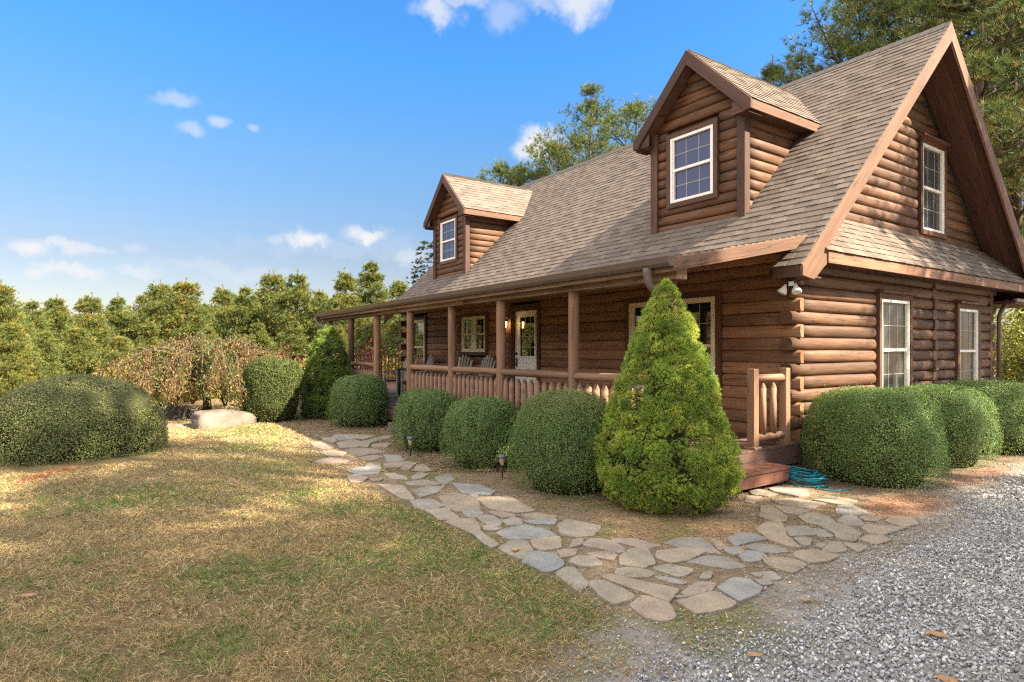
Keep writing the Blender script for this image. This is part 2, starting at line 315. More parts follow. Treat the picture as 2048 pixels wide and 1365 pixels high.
STONES = [[(-6.79,-3.99),(-6.67,-3.72),(-6.17,-3.85),(-6.10,-4.14),(-6.50,-4.17)],
[(-6.59,-3.70),(-6.28,-3.41),(-5.95,-3.75),(-6.12,-3.85)],
[(-5.84,-3.75),(-6.15,-3.31),(-6.17,-3.08),(-5.73,-3.44),(-5.78,-3.67)],
[(-5.72,-4.33),(-6.00,-3.99),(-5.66,-3.94),(-5.12,-4.20),(-5.20,-4.45)],
[(-5.66,-3.95),(-5.73,-3.74),(-5.57,-3.67),(-5.41,-3.87),(-5.05,-4.04),(-5.22,-4.14)],
[(-5.32,-3.88),(-5.29,-3.55),(-4.89,-3.80),(-5.01,-3.97)],
[(-4.90,-4.45),(-5.10,-4.31),(-4.93,-4.05),(-4.52,-3.96),(-4.45,-4.28),(-4.35,-4.47),(-4.54,-4.52)],
[(-4.21,-4.49),(-4.28,-4.26),(-4.07,-4.18),(-3.91,-4.42),(-4.02,-4.53)],
[(-4.19,-4.13),(-4.00,-3.95),(-3.62,-4.05),(-3.65,-4.29)],
[(-3.52,-4.40),(-3.60,-4.23),(-3.47,-4.03),(-3.19,-4.30),(-3.26,-4.49)],
[(-3.05,-4.36),(-3.38,-4.10),(-3.31,-4.00),(-2.94,-4.29)],
[(-2.86,-4.25),(-3.16,-4.07),(-3.13,-3.97),(-2.73,-4.07),(-2.72,-4.19)],
[(-2.50,-4.46),(-2.69,-4.27),(-2.53,-4.20),(-2.35,-4.41),(-2.34,-4.50)],
[(-2.36,-4.19),(-2.46,-3.93),(-2.12,-4.06),(-1.86,-4.34),(-2.25,-4.25)],
[(-2.99,-5.11),(-3.06,-4.98),(-2.77,-4.93),(-2.57,-5.09),(-2.63,-5.19)],
[(-2.70,-4.92),(-2.62,-4.79),(-2.50,-4.88),(-2.56,-4.97)],
[(-2.90,-4.65),(-2.89,-4.51),(-2.58,-4.50),(-2.41,-4.56),(-2.55,-4.70)],
[(-3.36,-4.99),(-3.46,-4.69),(-3.25,-4.57),(-2.95,-4.72),(-3.01,-4.94)],
[(-3.62,-4.65),(-3.78,-4.48),(-3.60,-4.42),(-3.35,-4.53),(-3.35,-4.67)],
[(-2.29,-4.97),(-2.10,-4.76),(-1.72,-4.84),(-1.42,-4.93),(-1.52,-5.02),(-1.79,-5.01)],
[(-1.44,-4.97),(-1.34,-4.76),(-1.05,-4.77),(-0.96,-4.95),(-1.07,-5.06)],
[(-0.96,-5.04),(-0.89,-4.79),(-0.58,-4.95),(-0.58,-5.07),(-0.79,-5.04)],
[(-1.83,-4.75),(-1.93,-4.51),(-1.82,-4.35),(-1.56,-4.61),(-1.50,-4.81)],
[(-6.56,-4.34),(-6.46,-4.18),(-6.06,-4.23),(-5.84,-4.36),(-6.19,-4.42)],
[(-5.98,-4.70),(-6.12,-4.47),(-5.44,-4.47),(-5.21,-4.66),(-5.55,-4.77)],
[(-4.93,-4.86),(-5.04,-4.66),(-4.76,-4.50),(-4.48,-4.67),(-4.61,-4.85)],
[(-4.29,-5.14),(-4.46,-4.85),(-4.11,-4.66),(-3.91,-4.88),(-4.01,-5.12)],
[(-2.27,-4.66),(-2.25,-4.40),(-1.95,-4.33),(-1.93,-4.51),(-2.09,-4.67)],
[(-0.49,-5.05),(-0.53,-4.97),(-0.43,-4.79),(-0.27,-4.84),(-0.09,-4.92),(-0.15,-5.04),(-0.34,-5.05)],
[(-0.74,-4.74),(-0.70,-4.56),(-0.54,-4.61),(-0.46,-4.74),(-0.51,-4.79)],
[(-0.41,-4.75),(-0.48,-4.65),(-0.41,-4.58),(-0.20,-4.62),(-0.10,-4.70),(-0.17,-4.78)],
[(-0.19,-4.83),(-0.14,-4.79),(-0.01,-4.73),(-0.00,-4.82),(-0.06,-4.90)],
[(-0.12,-5.05),(-0.07,-4.94),(0.13,-4.97),(0.33,-5.00),(0.36,-5.09),(0.24,-5.09),(0.02,-5.04)],
[(0.01,-4.75),(-0.02,-4.50),(0.17,-4.42),(0.39,-4.44),(0.37,-4.62),(0.26,-4.82),(0.06,-4.83)],
[(0.39,-5.04),(0.29,-4.83),(0.38,-4.75),(0.55,-4.82),(0.65,-4.89),(0.72,-5.03),(0.56,-5.05)],
[(0.38,-4.70),(0.45,-4.46),(0.68,-4.62),(0.64,-4.79),(0.54,-4.79)],
[(0.58,-4.41),(0.61,-4.32),(0.72,-4.43),(0.74,-4.58)],
[(0.78,-5.08),(0.65,-4.87),(0.78,-4.76),(0.99,-4.85),(1.04,-4.95),(1.04,-5.05)],
[(0.70,-4.68),(0.77,-4.53),(0.87,-4.64),(0.86,-4.77)],
[(0.72,-4.43),(0.65,-4.26),(0.78,-4.16),(0.99,-4.21),(1.04,-4.31),(0.84,-4.38)],
[(0.89,-4.55),(0.96,-4.34),(1.07,-4.38),(1.12,-4.48),(1.00,-4.53)],
[(0.98,-4.79),(0.91,-4.67),(0.99,-4.56),(1.17,-4.62),(1.13,-4.76)],
[(1.10,-5.01),(1.04,-4.89),(1.08,-4.82),(1.38,-4.94),(1.41,-5.03),(1.45,-5.08),(1.30,-5.06)],
[(1.39,-4.96),(1.37,-4.90),(1.42,-4.83),(1.62,-4.83),(1.72,-4.85),(1.73,-5.04),(1.60,-5.03)],
[(-0.22,-4.59),(-0.28,-4.42),(-0.15,-4.43),(-0.02,-4.51),(-0.06,-4.64)],
[(-0.31,-4.31),(-0.28,-4.14),(-0.06,-4.07),(-0.03,-4.17),(-0.15,-4.35)],
[(-0.14,-4.42),(0.00,-4.13),(0.13,-4.26),(0.02,-4.41)],
[(0.16,-4.22),(0.07,-4.05),(0.41,-3.95),(0.57,-4.18),(0.52,-4.35),(0.37,-4.38)],
[(-1.08,-4.34),(-0.97,-4.02),(-0.36,-4.13),(-0.39,-4.30),(-0.63,-4.46)],
[(-0.56,-4.55),(-0.47,-4.42),(-0.28,-4.39),(-0.30,-4.54)],
[(-0.89,-4.90),(-0.84,-4.83),(-0.53,-4.88),(-0.55,-5.02),(-0.59,-5.08)],
[(-1.41,-4.63),(-1.46,-4.42),(-1.09,-4.35),(-0.73,-4.54),(-0.78,-4.78),(-0.99,-4.78)],
[(-1.86,-4.22),(-1.60,-4.01),(-1.24,-4.02),(-1.16,-4.15),(-1.36,-4.36)],
[(-1.37,-4.29),(-1.32,-4.21),(-1.08,-4.34),(-1.15,-4.41)],
[(0.73,-4.09),(0.85,-3.96),(1.08,-3.91),(1.08,-4.10),(0.91,-4.11),(0.82,-4.17)],
[(1.09,-4.36),(1.02,-4.18),(1.10,-4.07),(1.36,-4.27),(1.36,-4.41),(1.22,-4.49)],
[(1.28,-4.60),(1.30,-4.49),(1.36,-4.44),(1.48,-4.41),(1.52,-4.51),(1.46,-4.61),(1.35,-4.65)],
[(1.35,-4.79),(1.35,-4.69),(1.54,-4.63),(1.77,-4.51),(1.88,-4.72),(1.70,-4.75),(1.52,-4.78)],
[(1.27,-4.15),(1.18,-4.04),(1.25,-3.79),(1.39,-3.71),(1.45,-4.01),(1.41,-4.14)],
[(1.42,-4.36),(1.43,-4.20),(1.60,-4.13),(1.65,-4.25),(1.63,-4.34),(1.51,-4.35)],
[(1.06,-3.82),(1.04,-3.63),(1.15,-3.47),(1.50,-3.67),(1.40,-3.73),(1.32,-3.79)],
[(1.47,-4.03),(1.47,-3.79),(1.58,-3.69),(1.77,-3.76),(1.73,-3.90),(1.60,-3.96)],
[(1.20,-3.41),(1.28,-3.39),(1.43,-3.48),(1.42,-3.59)],
[(1.43,-3.54),(1.48,-3.41),(1.59,-3.49),(1.58,-3.62),(1.51,-3.61)],
[(1.28,-3.28),(1.26,-3.09),(1.36,-3.00),(1.49,-3.03),(1.45,-3.20),(1.45,-3.40)],
[(1.51,-3.36),(1.50,-3.22),(1.64,-3.12),(1.77,-3.18),(1.72,-3.35)],
[(1.61,-3.60),(1.56,-3.44),(1.65,-3.36),(1.74,-3.42),(1.76,-3.58),(1.72,-3.66)],
[(1.78,-3.53),(1.78,-3.41),(1.89,-3.32),(2.02,-3.35),(2.05,-3.59),(1.90,-3.62)],
[(1.88,-3.85),(1.95,-3.68),(2.07,-3.76),(2.05,-3.87)],
[(1.93,-4.27),(1.88,-4.04),(1.95,-3.98),(2.09,-4.02),(2.13,-4.12),(2.14,-4.34)],
[(1.83,-4.53),(1.77,-4.28),(1.86,-4.20),(1.92,-4.33),(1.91,-4.51)],
[(1.92,-4.67),(1.96,-4.36),(2.15,-4.39),(2.17,-4.50),(2.11,-4.71)],
[(1.79,-4.96),(1.72,-4.78),(1.88,-4.72),(2.05,-4.84),(2.06,-4.94),(1.97,-5.01)],
[(1.52,-4.45),(1.59,-4.39),(1.74,-4.35),(1.74,-4.43),(1.59,-4.48)],
[(1.75,-4.25),(1.69,-4.12),(1.72,-4.06),(1.80,-4.19)],
[(1.98,-3.95),(2.01,-3.88),(2.10,-3.89),(2.08,-3.99)],
[(1.85,-4.63),(1.89,-4.54),(1.93,-4.46),(1.91,-4.61)],
[(0.98,-2.35),(0.83,-2.10),(0.89,-2.03),(1.18,-2.24),(1.27,-2.40),(1.23,-2.50),(1.03,-2.45)],
[(1.27,-2.85),(1.18,-2.54),(1.29,-2.49),(1.55,-2.83),(1.76,-2.99),(1.66,-3.05),(1.47,-3.00)],
[(1.38,-2.58),(1.47,-2.39),(1.66,-2.58),(1.55,-2.79)],
[(1.52,-2.42),(1.58,-2.34),(1.76,-2.48),(1.69,-2.59)],
[(1.51,-2.28),(1.57,-2.08),(1.69,-2.08),(1.86,-2.23),(1.93,-2.47),(1.80,-2.52),(1.72,-2.39)],
[(1.60,-2.81),(1.64,-2.71),(1.70,-2.72),(1.79,-2.90),(1.75,-2.96)],
[(1.91,-2.94),(1.82,-2.67),(1.88,-2.61),(2.02,-2.77),(2.00,-2.88)],
[(1.90,-2.61),(2.01,-2.53),(2.08,-2.56),(2.10,-2.75)],
[(1.92,-2.38),(1.91,-2.17),(1.99,-2.10),(2.09,-2.17),(2.08,-2.40)],
[(1.77,-2.01),(1.76,-1.86),(2.01,-1.71),(1.99,-2.00),(2.00,-2.09),(1.88,-2.14)],
[(1.80,-1.63),(1.78,-1.40),(1.90,-1.32),(2.01,-1.46),(1.98,-1.68)],
[(1.53,-1.98),(1.47,-1.73),(1.55,-1.67),(1.76,-1.91),(1.66,-2.01)],
[(1.57,-1.64),(1.59,-1.53),(1.71,-1.50),(1.74,-1.66),(1.68,-1.75)],
[(1.25,-1.43),(1.32,-1.28),(1.56,-1.44),(1.52,-1.65),(1.38,-1.70)],
[(0.70,-1.72),(0.79,-1.51),(1.11,-1.42),(1.14,-1.75),(0.90,-1.84)],
[(0.89,-1.96),(0.98,-1.86),(1.19,-1.82),(1.21,-2.08),(1.09,-2.12)],
[(1.25,-2.14),(1.24,-1.91),(1.41,-1.90),(1.57,-2.08),(1.52,-2.24),(1.40,-2.27)],
[(0.98,-1.39),(0.97,-1.09),(1.26,-1.05),(1.31,-1.27),(1.23,-1.38)],
[(0.41,-1.32),(0.43,-1.16),(0.68,-1.03),(0.82,-1.23),(0.81,-1.40),(0.53,-1.41)],
[(0.30,-1.57),(0.35,-1.46),(0.62,-1.48),(0.61,-1.66),(0.48,-1.73)],
[(1.86,-3.26),(1.82,-3.14),(1.90,-2.98),(2.06,-2.97),(2.07,-3.14),(2.02,-3.28)],
[(0.47,-1.82),(0.59,-1.73),(0.69,-2.03),(0.61,-2.07)],
[(1.80,-2.85),(1.83,-2.69),(1.88,-2.90)]]
SUN_E, SKY_S, SKY_SAT, EXPO = 5., .15, 1.1, 2.1
SKY_BAL = [(0., (.27, .215, .195)), (.14, (.265, .22, .21)), (.29, (.25, .315, .335)), (.42, (.19, .38, .5)), (.6, (.19, .38, .5))]
CLOUD_C = (1.45, 1.45, 1.48); FILL_CLOUD_C = (4.9, 4.45, 3.95)  # the second colours bright unseen clouds added as fill light
SHADE = [(10.5, 3.7, 22., 3, .4), (11.5, -1.5, 13.5, 0, 4.), (9.6, -1.2, 12, 1, 1.9), (10.8, -4.2, 12, 2, 3.), (9.3, 5.2, 9.5, 0, 4.4), (8.2, 11.6, 14.5, 1, 5.2), (6.6, 9.8, 13, 2, 1.3), (9.3, 2.4, 10.5, 1, 2.7), (9.8, .3, 9.5, 0, 2.2), (12, 3.2, 16.5, 1, .3)]
# ------------------------------------------------------------------ the log cabin
# axes: X along the front (0 = near gable wall, negative = far end), Y into the house (0 = front wall), Z up (0 = porch floor)
XL = -12.6; XG = .35; YR = 3.922; ZR = 6.614; SL = .979; YE = -.515; YB = 8.36
EW, XRK, YG = -12.45, .16, -2.66          # porch roof: far end, near end, front edge
HB = (-6., 3.4, -.4)
cabin = empty('log_cabin', HB, 0, 'brown log cabin with two dormers, shingled roof and a long railed front porch', 'house')
def part(mb, name, mat, parent=None, bevel=0., label=None):
    o = mb.build(name, mat, parent or cabin, bevel, None)
    o.matrix_parent_inverse = Matrix.Translation(-Vector(HB)) if (parent is None) else Matrix.Identity(4)
    if label: o['label'] = label
    return o
def zroof(y): return ZR - SL * abs(y - YR)

def dlog(mb, p0, p1, out, h=.175, bulge=.065, back=.1, mat=0, caps=(0, 0), lvl=None):
    """a milled log from p0 to p1 whose outermost line lies on p0-p1; out = outward normal; caps 1 = rounded back from the end"""
    p0, p1, out = Vector(p0), Vector(p1), Vector(out); L = (p1 - p0).length
    if L < .03: return
    d = (p1 - p0) / L; n = max(1, int(L / .4)); prof = []
    for k in range(9):
        a = -PI / 2 + PI * k / 8; prof.append((bulge * (abs(math.cos(a)) ** .8 - 1), h * .495 * math.sin(a)))
    prof += [(-bulge - back, h * .47), (-bulge - back, -h * .47)]
    ts = [i / n for i in range(n + 1)]; sc_ = [1.] * (n + 1); pos = [t * L for t in ts]
    if caps[0]: pos = [0, .015, .05] + pos[1:]; sc_ = [.72, .9, 1.] + sc_[1:]
    if caps[1]: pos = pos[:-1] + [L - .05, L - .015, L]; sc_ = sc_[:-1] + [1., .9, .72]
    V = []; F = []; SM = []; m = len(prof)
    ph = R.random() * 9
    for i, (t, s) in enumerate(zip(pos, sc_)):
        j1 = .005 * math.sin(ph + t * 2.3) + .003 * (R.random() - .5); jz = .003 * math.sin(ph * 2 + t * 1.7)
        for (o, z) in prof:
            oo = o if o < -bulge else (o + bulge) * s - bulge + j1 * (1 if s == 1 else 0)
            V.append(p0 + d * t + out * oo + Vector((0, 0, z * (s * .5 + .5) + jz)))
    for i in range(len(pos) - 1):
        for j in range(m):
            F.append((i * m + j, i * m + (j + 1) % m, (i + 1) * m + (j + 1) % m, (i + 1) * m + j)); SM.append(j < 8)
    F += [tuple(range(m))[::-1], tuple(range((len(pos) - 1) * m, len(pos) * m))]; SM += [False, False]
    mb.add(V, F, mat, d, SM)

def course_wall(mb, o, u, out, length, z0, n, openings, ext0=lambda i: 0., ext1=lambda i: 0., h=.175, mat=0, clip=None, **kw):
    """courses of logs; openings = (u0,u1,z0,z1); clip(z) -> (a,b) limits"""
    o, u = Vector(o), Vector(u)
    for i in range(n):
        z = z0 + (i + .5) * h; a, b = -ext0(i), length + ext1(i)
        if clip:
            ca, cb = clip(z); a = max(a, ca); b = min(b, cb)
        if b - a < .08: continue
        cuts = sorted((q[0], q[1]) for q in openings if q[2] < z < q[3])
        x = a; seg = []
        for c0, c1 in cuts:
            if c0 > x: seg.append((x, c0, x != a, True))
            x = max(x, c1)
        if x < b: seg.append((x, b, x != a, False))
        for s0, s1, r0, r1 in seg:
            dlog(mb, o + u * s0 + Vector((0, 0, z)), o + u * s1 + Vector((0, 0, z)), out, h, mat=mat, caps=(r0, r1), **kw)

# --- log walls
fwin = {'tall': (-12.02, -11.14, .5, 2.07), 'pair': (-9.04, -7.88, 1.15, 2.03), 'door': (-6.78, -5.82, -.02, 2.1), 'big': (-3.12, -1.31, .53, 2.02)}
T = .085
op = [(a - T - XL, b + T - XL, c - T, d + T + .03) for a, b, c, d in fwin.values()]
w = MB(); course_wall(w, (XL, 0, 0), (1, 0, 0), (0, -1, 0), -XL, -.02, 15, op, ext0=lambda i: .16 if i % 2 else .02, ext1=lambda i: .016 if i % 2 == 0 else -.13, bulge=.028, back=.055)
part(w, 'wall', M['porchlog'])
gwin = [(2.235, 3.19, .42, 2.0), (5.15, 6.03, .42, 1.96)]
op = [(a - T, b + T, c - T, d + T + .03) for a, b, c, d in gwin]
w = MB(); course_wall(w, (0, 0, 0), (0, 1, 0), (1, 0, 0), 6.86, -.02, 14, op, ext0=lambda i: .17 if i % 2 else -.02, ext1=lambda i: .16 if i % 2 else 0.)
for i in range(14):                                    # ends of the inner cross wall's logs poking through the gable wall
    w.box(-.2, 4.12 + .012 * (i % 2), -.015 + i * .175, (.022 if i % 2 else -.002) + .008 * R.random(), 4.26 + .01 * R.random(), -.03 + (i + 1) * .175, 0, (1, 0, 0))
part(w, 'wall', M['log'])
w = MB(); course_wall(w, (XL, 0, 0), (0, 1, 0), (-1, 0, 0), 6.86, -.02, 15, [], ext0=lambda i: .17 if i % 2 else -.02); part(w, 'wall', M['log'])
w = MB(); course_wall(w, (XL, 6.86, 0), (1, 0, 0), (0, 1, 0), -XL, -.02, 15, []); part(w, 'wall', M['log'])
XU = -.28
uw = (4.36, 5.28, 3.352, 4.893)
def gclip(z):
    hw = (ZR - .33 - z) / SL; return YR - hw, YR + hw
w = MB(); course_wall(w, (XU, 0, 0), (0, 1, 0), (1, 0, 0), 8, 3.0, 19, [(uw[0] - T, uw[1] + T, uw[2] - T, uw[3] + T + .03)], clip=gclip)
w.prism([(XU - .17, 1.2, 2.9), (XU - .17, 6.8, 2.9), (XU - .17, YR, ZR - .3)], (-.03, 0, 0))
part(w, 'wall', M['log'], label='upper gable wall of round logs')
w = MB(); course_wall(w, (XL, 0, 0), (0, 1, 0), (-1, 0, 0), 8, 2.6, 21, [], clip=gclip); part(w, 'wall', M['log'])

# --- windows
def window(parent_name, O, u, n, W, Z0, Z1, glass, parent=None, cols=3, rows=2, hung=True, pair=False, cap=False, trim='trim', sub=None, vinyl='white', tw=T, proud=.035):
    O, u, n = Vector(O), Vector(u), Vector(n)
    def bx(mb, a, b, z0, z1, d0, d1, mat=0, grain=None):
        mb.obox(O + u * a + n * d0 + Vector((0, 0, z0)), u * (b - a), n * (d1 - d0), (0, 0, z1 - z0), mat, grain)
    c = MB()
    bx(c, -tw, 0, Z0 - tw, Z1 + tw, -.09, proud); bx(c, W, W + tw, Z0 - tw, Z1 + tw, -.09, proud)
    bx(c, 0, W, Z1, Z1 + tw, -.09, proud - .003); bx(c, 0, W, Z0 - tw, Z0, -.09, proud + .004)
    if cap: bx(c, -tw - .05, W + tw + .05, Z1 + tw, Z1 + tw + .035, -.06, proud + .08)
    win = part(c, parent_name, M[trim], parent, .004)
    host = win if sub is None else sub
    fr = MB(); fw = .08 if vinyl == 'cream' else .048
    units = [(0, W)] if not pair else [(0, W / 2 - .004), (W / 2 + .004, W)]
    pn = MB(); grs = []; zm = Z0 + (Z1 - Z0) * .5
    for a, b in units:
        bx(fr, a, a + fw, Z0, Z1, -.05, .022); bx(fr, b - fw, b, Z0, Z1, -.05, .022)
        bx(fr, a + fw, b - fw, Z1 - fw, Z1, -.05, .021); bx(fr, a + fw, b - fw, Z0, Z0 + fw, -.05, .021)
        bx(fr, a + fw, a + fw + .022, Z0 + fw, Z1 - fw, -.05, .006); bx(fr, b - fw - .022, b - fw, Z0 + fw, Z1 - fw, -.05, .006)
        gr = MB(); grs.append(gr); bays = [(Z0 + fw, Z1 - fw)]
        if hung:
            bx(fr, a + fw + .022, b - fw - .022, zm - .025, zm + .022, -.05, .008); bays = [(Z0 + fw, zm - .025), (zm + .022, Z1 - fw)]
        for k, (z0, z1) in enumerate(bays):
            dd = -.034 if k == 0 else -.024
            bx(pn, a + fw + .01, b - fw - .01, z0, z1, dd - .01, dd)
            for q in range(1, cols):
                x = a + fw + (b - a - 2 * fw) * q / cols; bx(gr, x - .005, x + .005, z0, z1, dd + .001, dd + .005)
            for q in range(1, rows):
                z = z0 + (z1 - z0) * q / rows; bx(gr, a + fw + .02, b - fw - .02, z - .005, z + .005, dd + .0015, dd + .0055)
    for mb, nm, mt in ((fr, 'window_frame', vinyl), (pn, 'pane', glass), *((g_, 'window_grille', 'grille') for g_ in grs)):
        o = mb.build(nm, M[mt], host, .003 if nm == 'window_frame' else 0); o.matrix_parent_inverse = Matrix.Identity(4)
    return win
fx = lambda k: (fwin[k][0], 0, 0)
window('window', fx('tall'), (1, 0, 0), (0, -1, 0), fwin['tall'][1] - fwin['tall'][0], .5, 2.07, 'glass', vinyl='cream')
window('window', fx('pair'), (1, 0, 0), (0, -1, 0), 1.16, 1.15, 2.03, 'glass', pair=True, cols=2, rows=2, vinyl='cream')
window('window', fx('big'), (1, 0, 0), (0, -1, 0), 1.81, .53, 2.02, 'glass', pair=True, cols=3, rows=2, vinyl='cream')
for k in range(2):
    a, b, z0, z1 = gwin[k]; window('window', (0, a, 0), (0, 1, 0), (1, 0, 0), b - a, z0, z1, 'gglass', cap=True)
window('window', (XU, uw[0], 0), (0, 1, 0), (1, 0, 0), uw[1] - uw[0], uw[2], uw[3], 'gglass', cap=True)

# --- front door, set back in its opening
c = MB(); a, b = fwin['door'][0], fwin['door'][1]
c.box(a - .1, -.03, 0, a, .13, 2.2); c.box(b, -.03, 0, b + .1, .13, 2.2); c.box(a, -.027, 2.07, b, .13, 2.2); c.box(a - .02, .0, -.02, b + .02, .13, .03)
frame = part(c, 'door_frame', M['trim'], None, .004)
d = MB(); dx0, dx1 = a + .005, b - .005; gx0, gx1, gz0, gz1 = dx0 + .2, dx1 - .2, 1.06, 1.94
d.box(dx0, .085, .03, gx0, .125, 2.065); d.box(gx1, .085, .03, dx1, .125, 2.065); d.box(gx0, .085, .03, gx1, .125, gz0); d.box(gx0, .085, gz1, gx1, .125, 2.065)
for x0, x1 in ((dx0 + .16, dx0 + .44), (dx1 - .44, dx1 - .16)):
    d.box(x0, .078, .25, x0 + .025, .0849, .95); d.box(x1 - .025, .078, .25, x1, .0849, .95); d.box(x0 + .025, .078, .25, x1 - .025, .0849, .275); d.box(x0 + .025, .078, .925, x1 - .025, .0849, .95)
for e in ((gx0 - .02, gx0 + .012, gz0 - .02, gz1 + .02), (gx1 - .012, gx1 + .02, gz0 - .02, gz1 + .02)): d.box(e[0], .074, e[2], e[1], .0849, e[3])
d.box(gx0 + .012, .074, gz1 - .012, gx1 - .012, .0849, gz1 + .02); d.box(gx0 + .012, .074, gz0 - .02, gx1 - .012, .0849, gz0 + .012)
door = part(d, 'door', M['white'], None, .003)
p = MB(); p.box(gx0, .1, gz0, gx1, .11, gz1); o = p.build('pane', M['glass'], door)
g = MB()
for q in (1, 2): x = gx0 + (gx1 - gx0) * q / 3; g.box(x - .008, .094, gz0, x + .008, .0995, gz1)
for z in (1.26, 1.5, 1.76): g.box(gx0, .0945, z - .007, gx1, .0994, z + .007)
g.build('window_grille', M['grille'], door)
hn = MB(); hx = dx0 + .07
hn.tube([(hx, .084, 1.12), (hx, .06, 1.12)], .03, 12); hn.tube([(hx, .06, 1.12), (hx, .05, 1.12)], .018, 10)
hn.box(hx - .02, .078, .82, hx + .02, .0848, 1.02); hn.tube([(hx, .075, 1.0), (hx, .04, .99), (hx, .03, .93), (hx, .04, .86), (hx, .075, .85)], .009, 8)
hn.build('handle', M['black'], door)

# --- wall lantern beside the door (lit)
l = MB(); lx = -6.88
l.box(lx - .05, -.02, 1.78, lx + .05, .0, 2.0); l.tube([(lx, -.02, 1.9), (lx, -.08, 1.99), (lx, -.14, 1.97), (lx, -.14, 1.93)], .01, 6)
l.lathe((lx, -.14, 1.85), [(.015, .08), (.05, .05), (.075, .015), (.07, 0), (.02, 0)], 12); 
lan = part(l, 'wall_lantern', M['black'])
m_, nt, out = newmat('lit_lamp_glass'); e = nd(nt, 'Emission'); e.inputs['Color'].default_value = (1, .62, .22, 1); e.inputs['Strength'].default_value = 4.5; nt.links.new(e.outputs[0], out.inputs['Surface'])
l = MB(); l.lathe((lx, -.14, 1.7), [(.03, 0), (.05, .03), (.058, .1), (.055, .149)], 12); l.build('lamp_glass', m_, lan)
l = MB(); l.lathe((lx, -.14, 1.675), [(.01, 0), (.035, .01), (.035, .024)], 10); l.build('lamp_base', M['black'], lan)

# --- shingled roofs
def shingles(mb, o, u, v, W, L, expo=.14, clip=None, mat=0, raise_=.0095, tabw=(.16, .34)):
    o, u, v = Vector(o), Vector(u).normalized(), Vector(v).normalized(); n = u.cross(v).normalized()
    if n.z < 0: n = -n
    k = int(math.ceil(L / expo))
    for j in range(k):
        v0 = j * expo; v1 = min(L, v0 + expo + .035); x = -R.random() * .3; thick = False
        lo, hi = (0, W) if clip is None else clip(v0 + expo * .5)
        while x < hi:
            w_ = R.uniform(*tabw) * (.75 if thick else 1.1); a, b = max(lo, x), min(hi, x + w_)
            if b - a > .01:
                hh = (raise_ + .0035) if thick else raise_ - .001
                wob = (R.random() - .5) * .008
                P = [o + u * a + v * (v0 + wob), o + u * b + v * (v0 + wob), o + u * b + v * v1, o + u * a + v * v1]
                top = [P[0] + n * (hh + .0035), P[1] + n * (hh + .0035), P[2] + n * .0035, P[3] + n * .0035]
                V = top + [P[0] - n * .004, P[1] - n * .004]
                F = [(0, 1, 2, 3), (4, 5, 1, 0), (4, 0, 3), (1, 5, 2)]
                bm_ = len(mb.m)
                if (top[1] - top[0]).cross(top[3] - top[0]).dot(n) < 0: F = [f[::-1] for f in F]
                mb.add(V, F, mat, u); mb.m[bm_ + 1] = 1
            x += w_; thick = not thick if R.random() < .85 else thick
def slab(mb, P, th, mat=0, grain=(1, 0, 0)):
    P = [Vector(p) for p in P]; n = (P[1] - P[0]).cross(P[2] - P[0]).normalized()
    if n.z < 0: n = -n
    mb.prism([p - n * .006 for p in P], -n * th, mat, grain)

up = Vector((0, 1, SL)).normalized(); dn = Vector((0, -1, SL)).normalized()
YJ = -.06; XRL = -12.93
r = MB()
def vlen(y0, y1): return math.hypot(y1 - y0, (y1 - y0) * SL)
shingles(r, (XRL, YJ, zroof(YJ)), (1, 0, 0), up, XG - .01 - XRL, vlen(YJ, YR))
LL = vlen(YE, YJ)
shingles(r, (-.06, YE, zroof(YE)), (1, 0, 0), up, XG - .01 + .06, LL + .1)
slab(r, [(XRL, YE, zroof(YE)), (XG - .04, YE, zroof(YE)), (XG - .04, YR, ZR), (XRL, YR, ZR)] if False else [(XRL, YJ, zroof(YJ)), (XG - .042, YJ, zroof(YJ)), (XG - .042, YR, ZR), (XRL, YR, ZR)], .1)
slab(r, [(-.06, YE, zroof(YE)), (XG - .042, YE, zroof(YE)), (XG - .042, YJ, zroof(YJ)), (-.06, YJ, zroof(YJ))], .1)
slab(r, [(XRL, YB, zroof(YB)), (XG - .042, YB, zroof(YB)), (XG - .042, YR, ZR), (XRL, YR, ZR)], .1)
shingles(r, (XRL, YB, zroof(YB)), (1, 0, 0), dn, XG - .01 - XRL, vlen(YR, YB), expo=.28, tabw=(.5, .9))
roof = part(r, 'roof', [M['shingle'], M['edge_shade']])
r = MB(); x = XRL
while x < XG - .02:
    x1 = min(x + .2, XG - .005); hh = .028 + .006 * R.random()
    r.add([(x, YR - .12, ZR - .12 * SL + .02), (x1, YR - .12, ZR - .12 * SL + .03), (x1, YR, ZR + hh + .008), (x, YR, ZR + hh), (x, YR + .12, ZR - .12 * SL + .02), (x1, YR + .12, ZR - .12 * SL + .03)], [(0, 1, 2, 3), (3, 2, 5, 4)], 0, (1, 0, 0)); x = x1
r.prism([(XRL, YR - .125, ZR - .125 * SL + .012), (XRL, YR, ZR + .026), (XRL, YR + .125, ZR - .125 * SL + .012)], (XG - .006 - XRL, 0, 0))
o = r.build('ridge_cap', M['ridge'], roof)

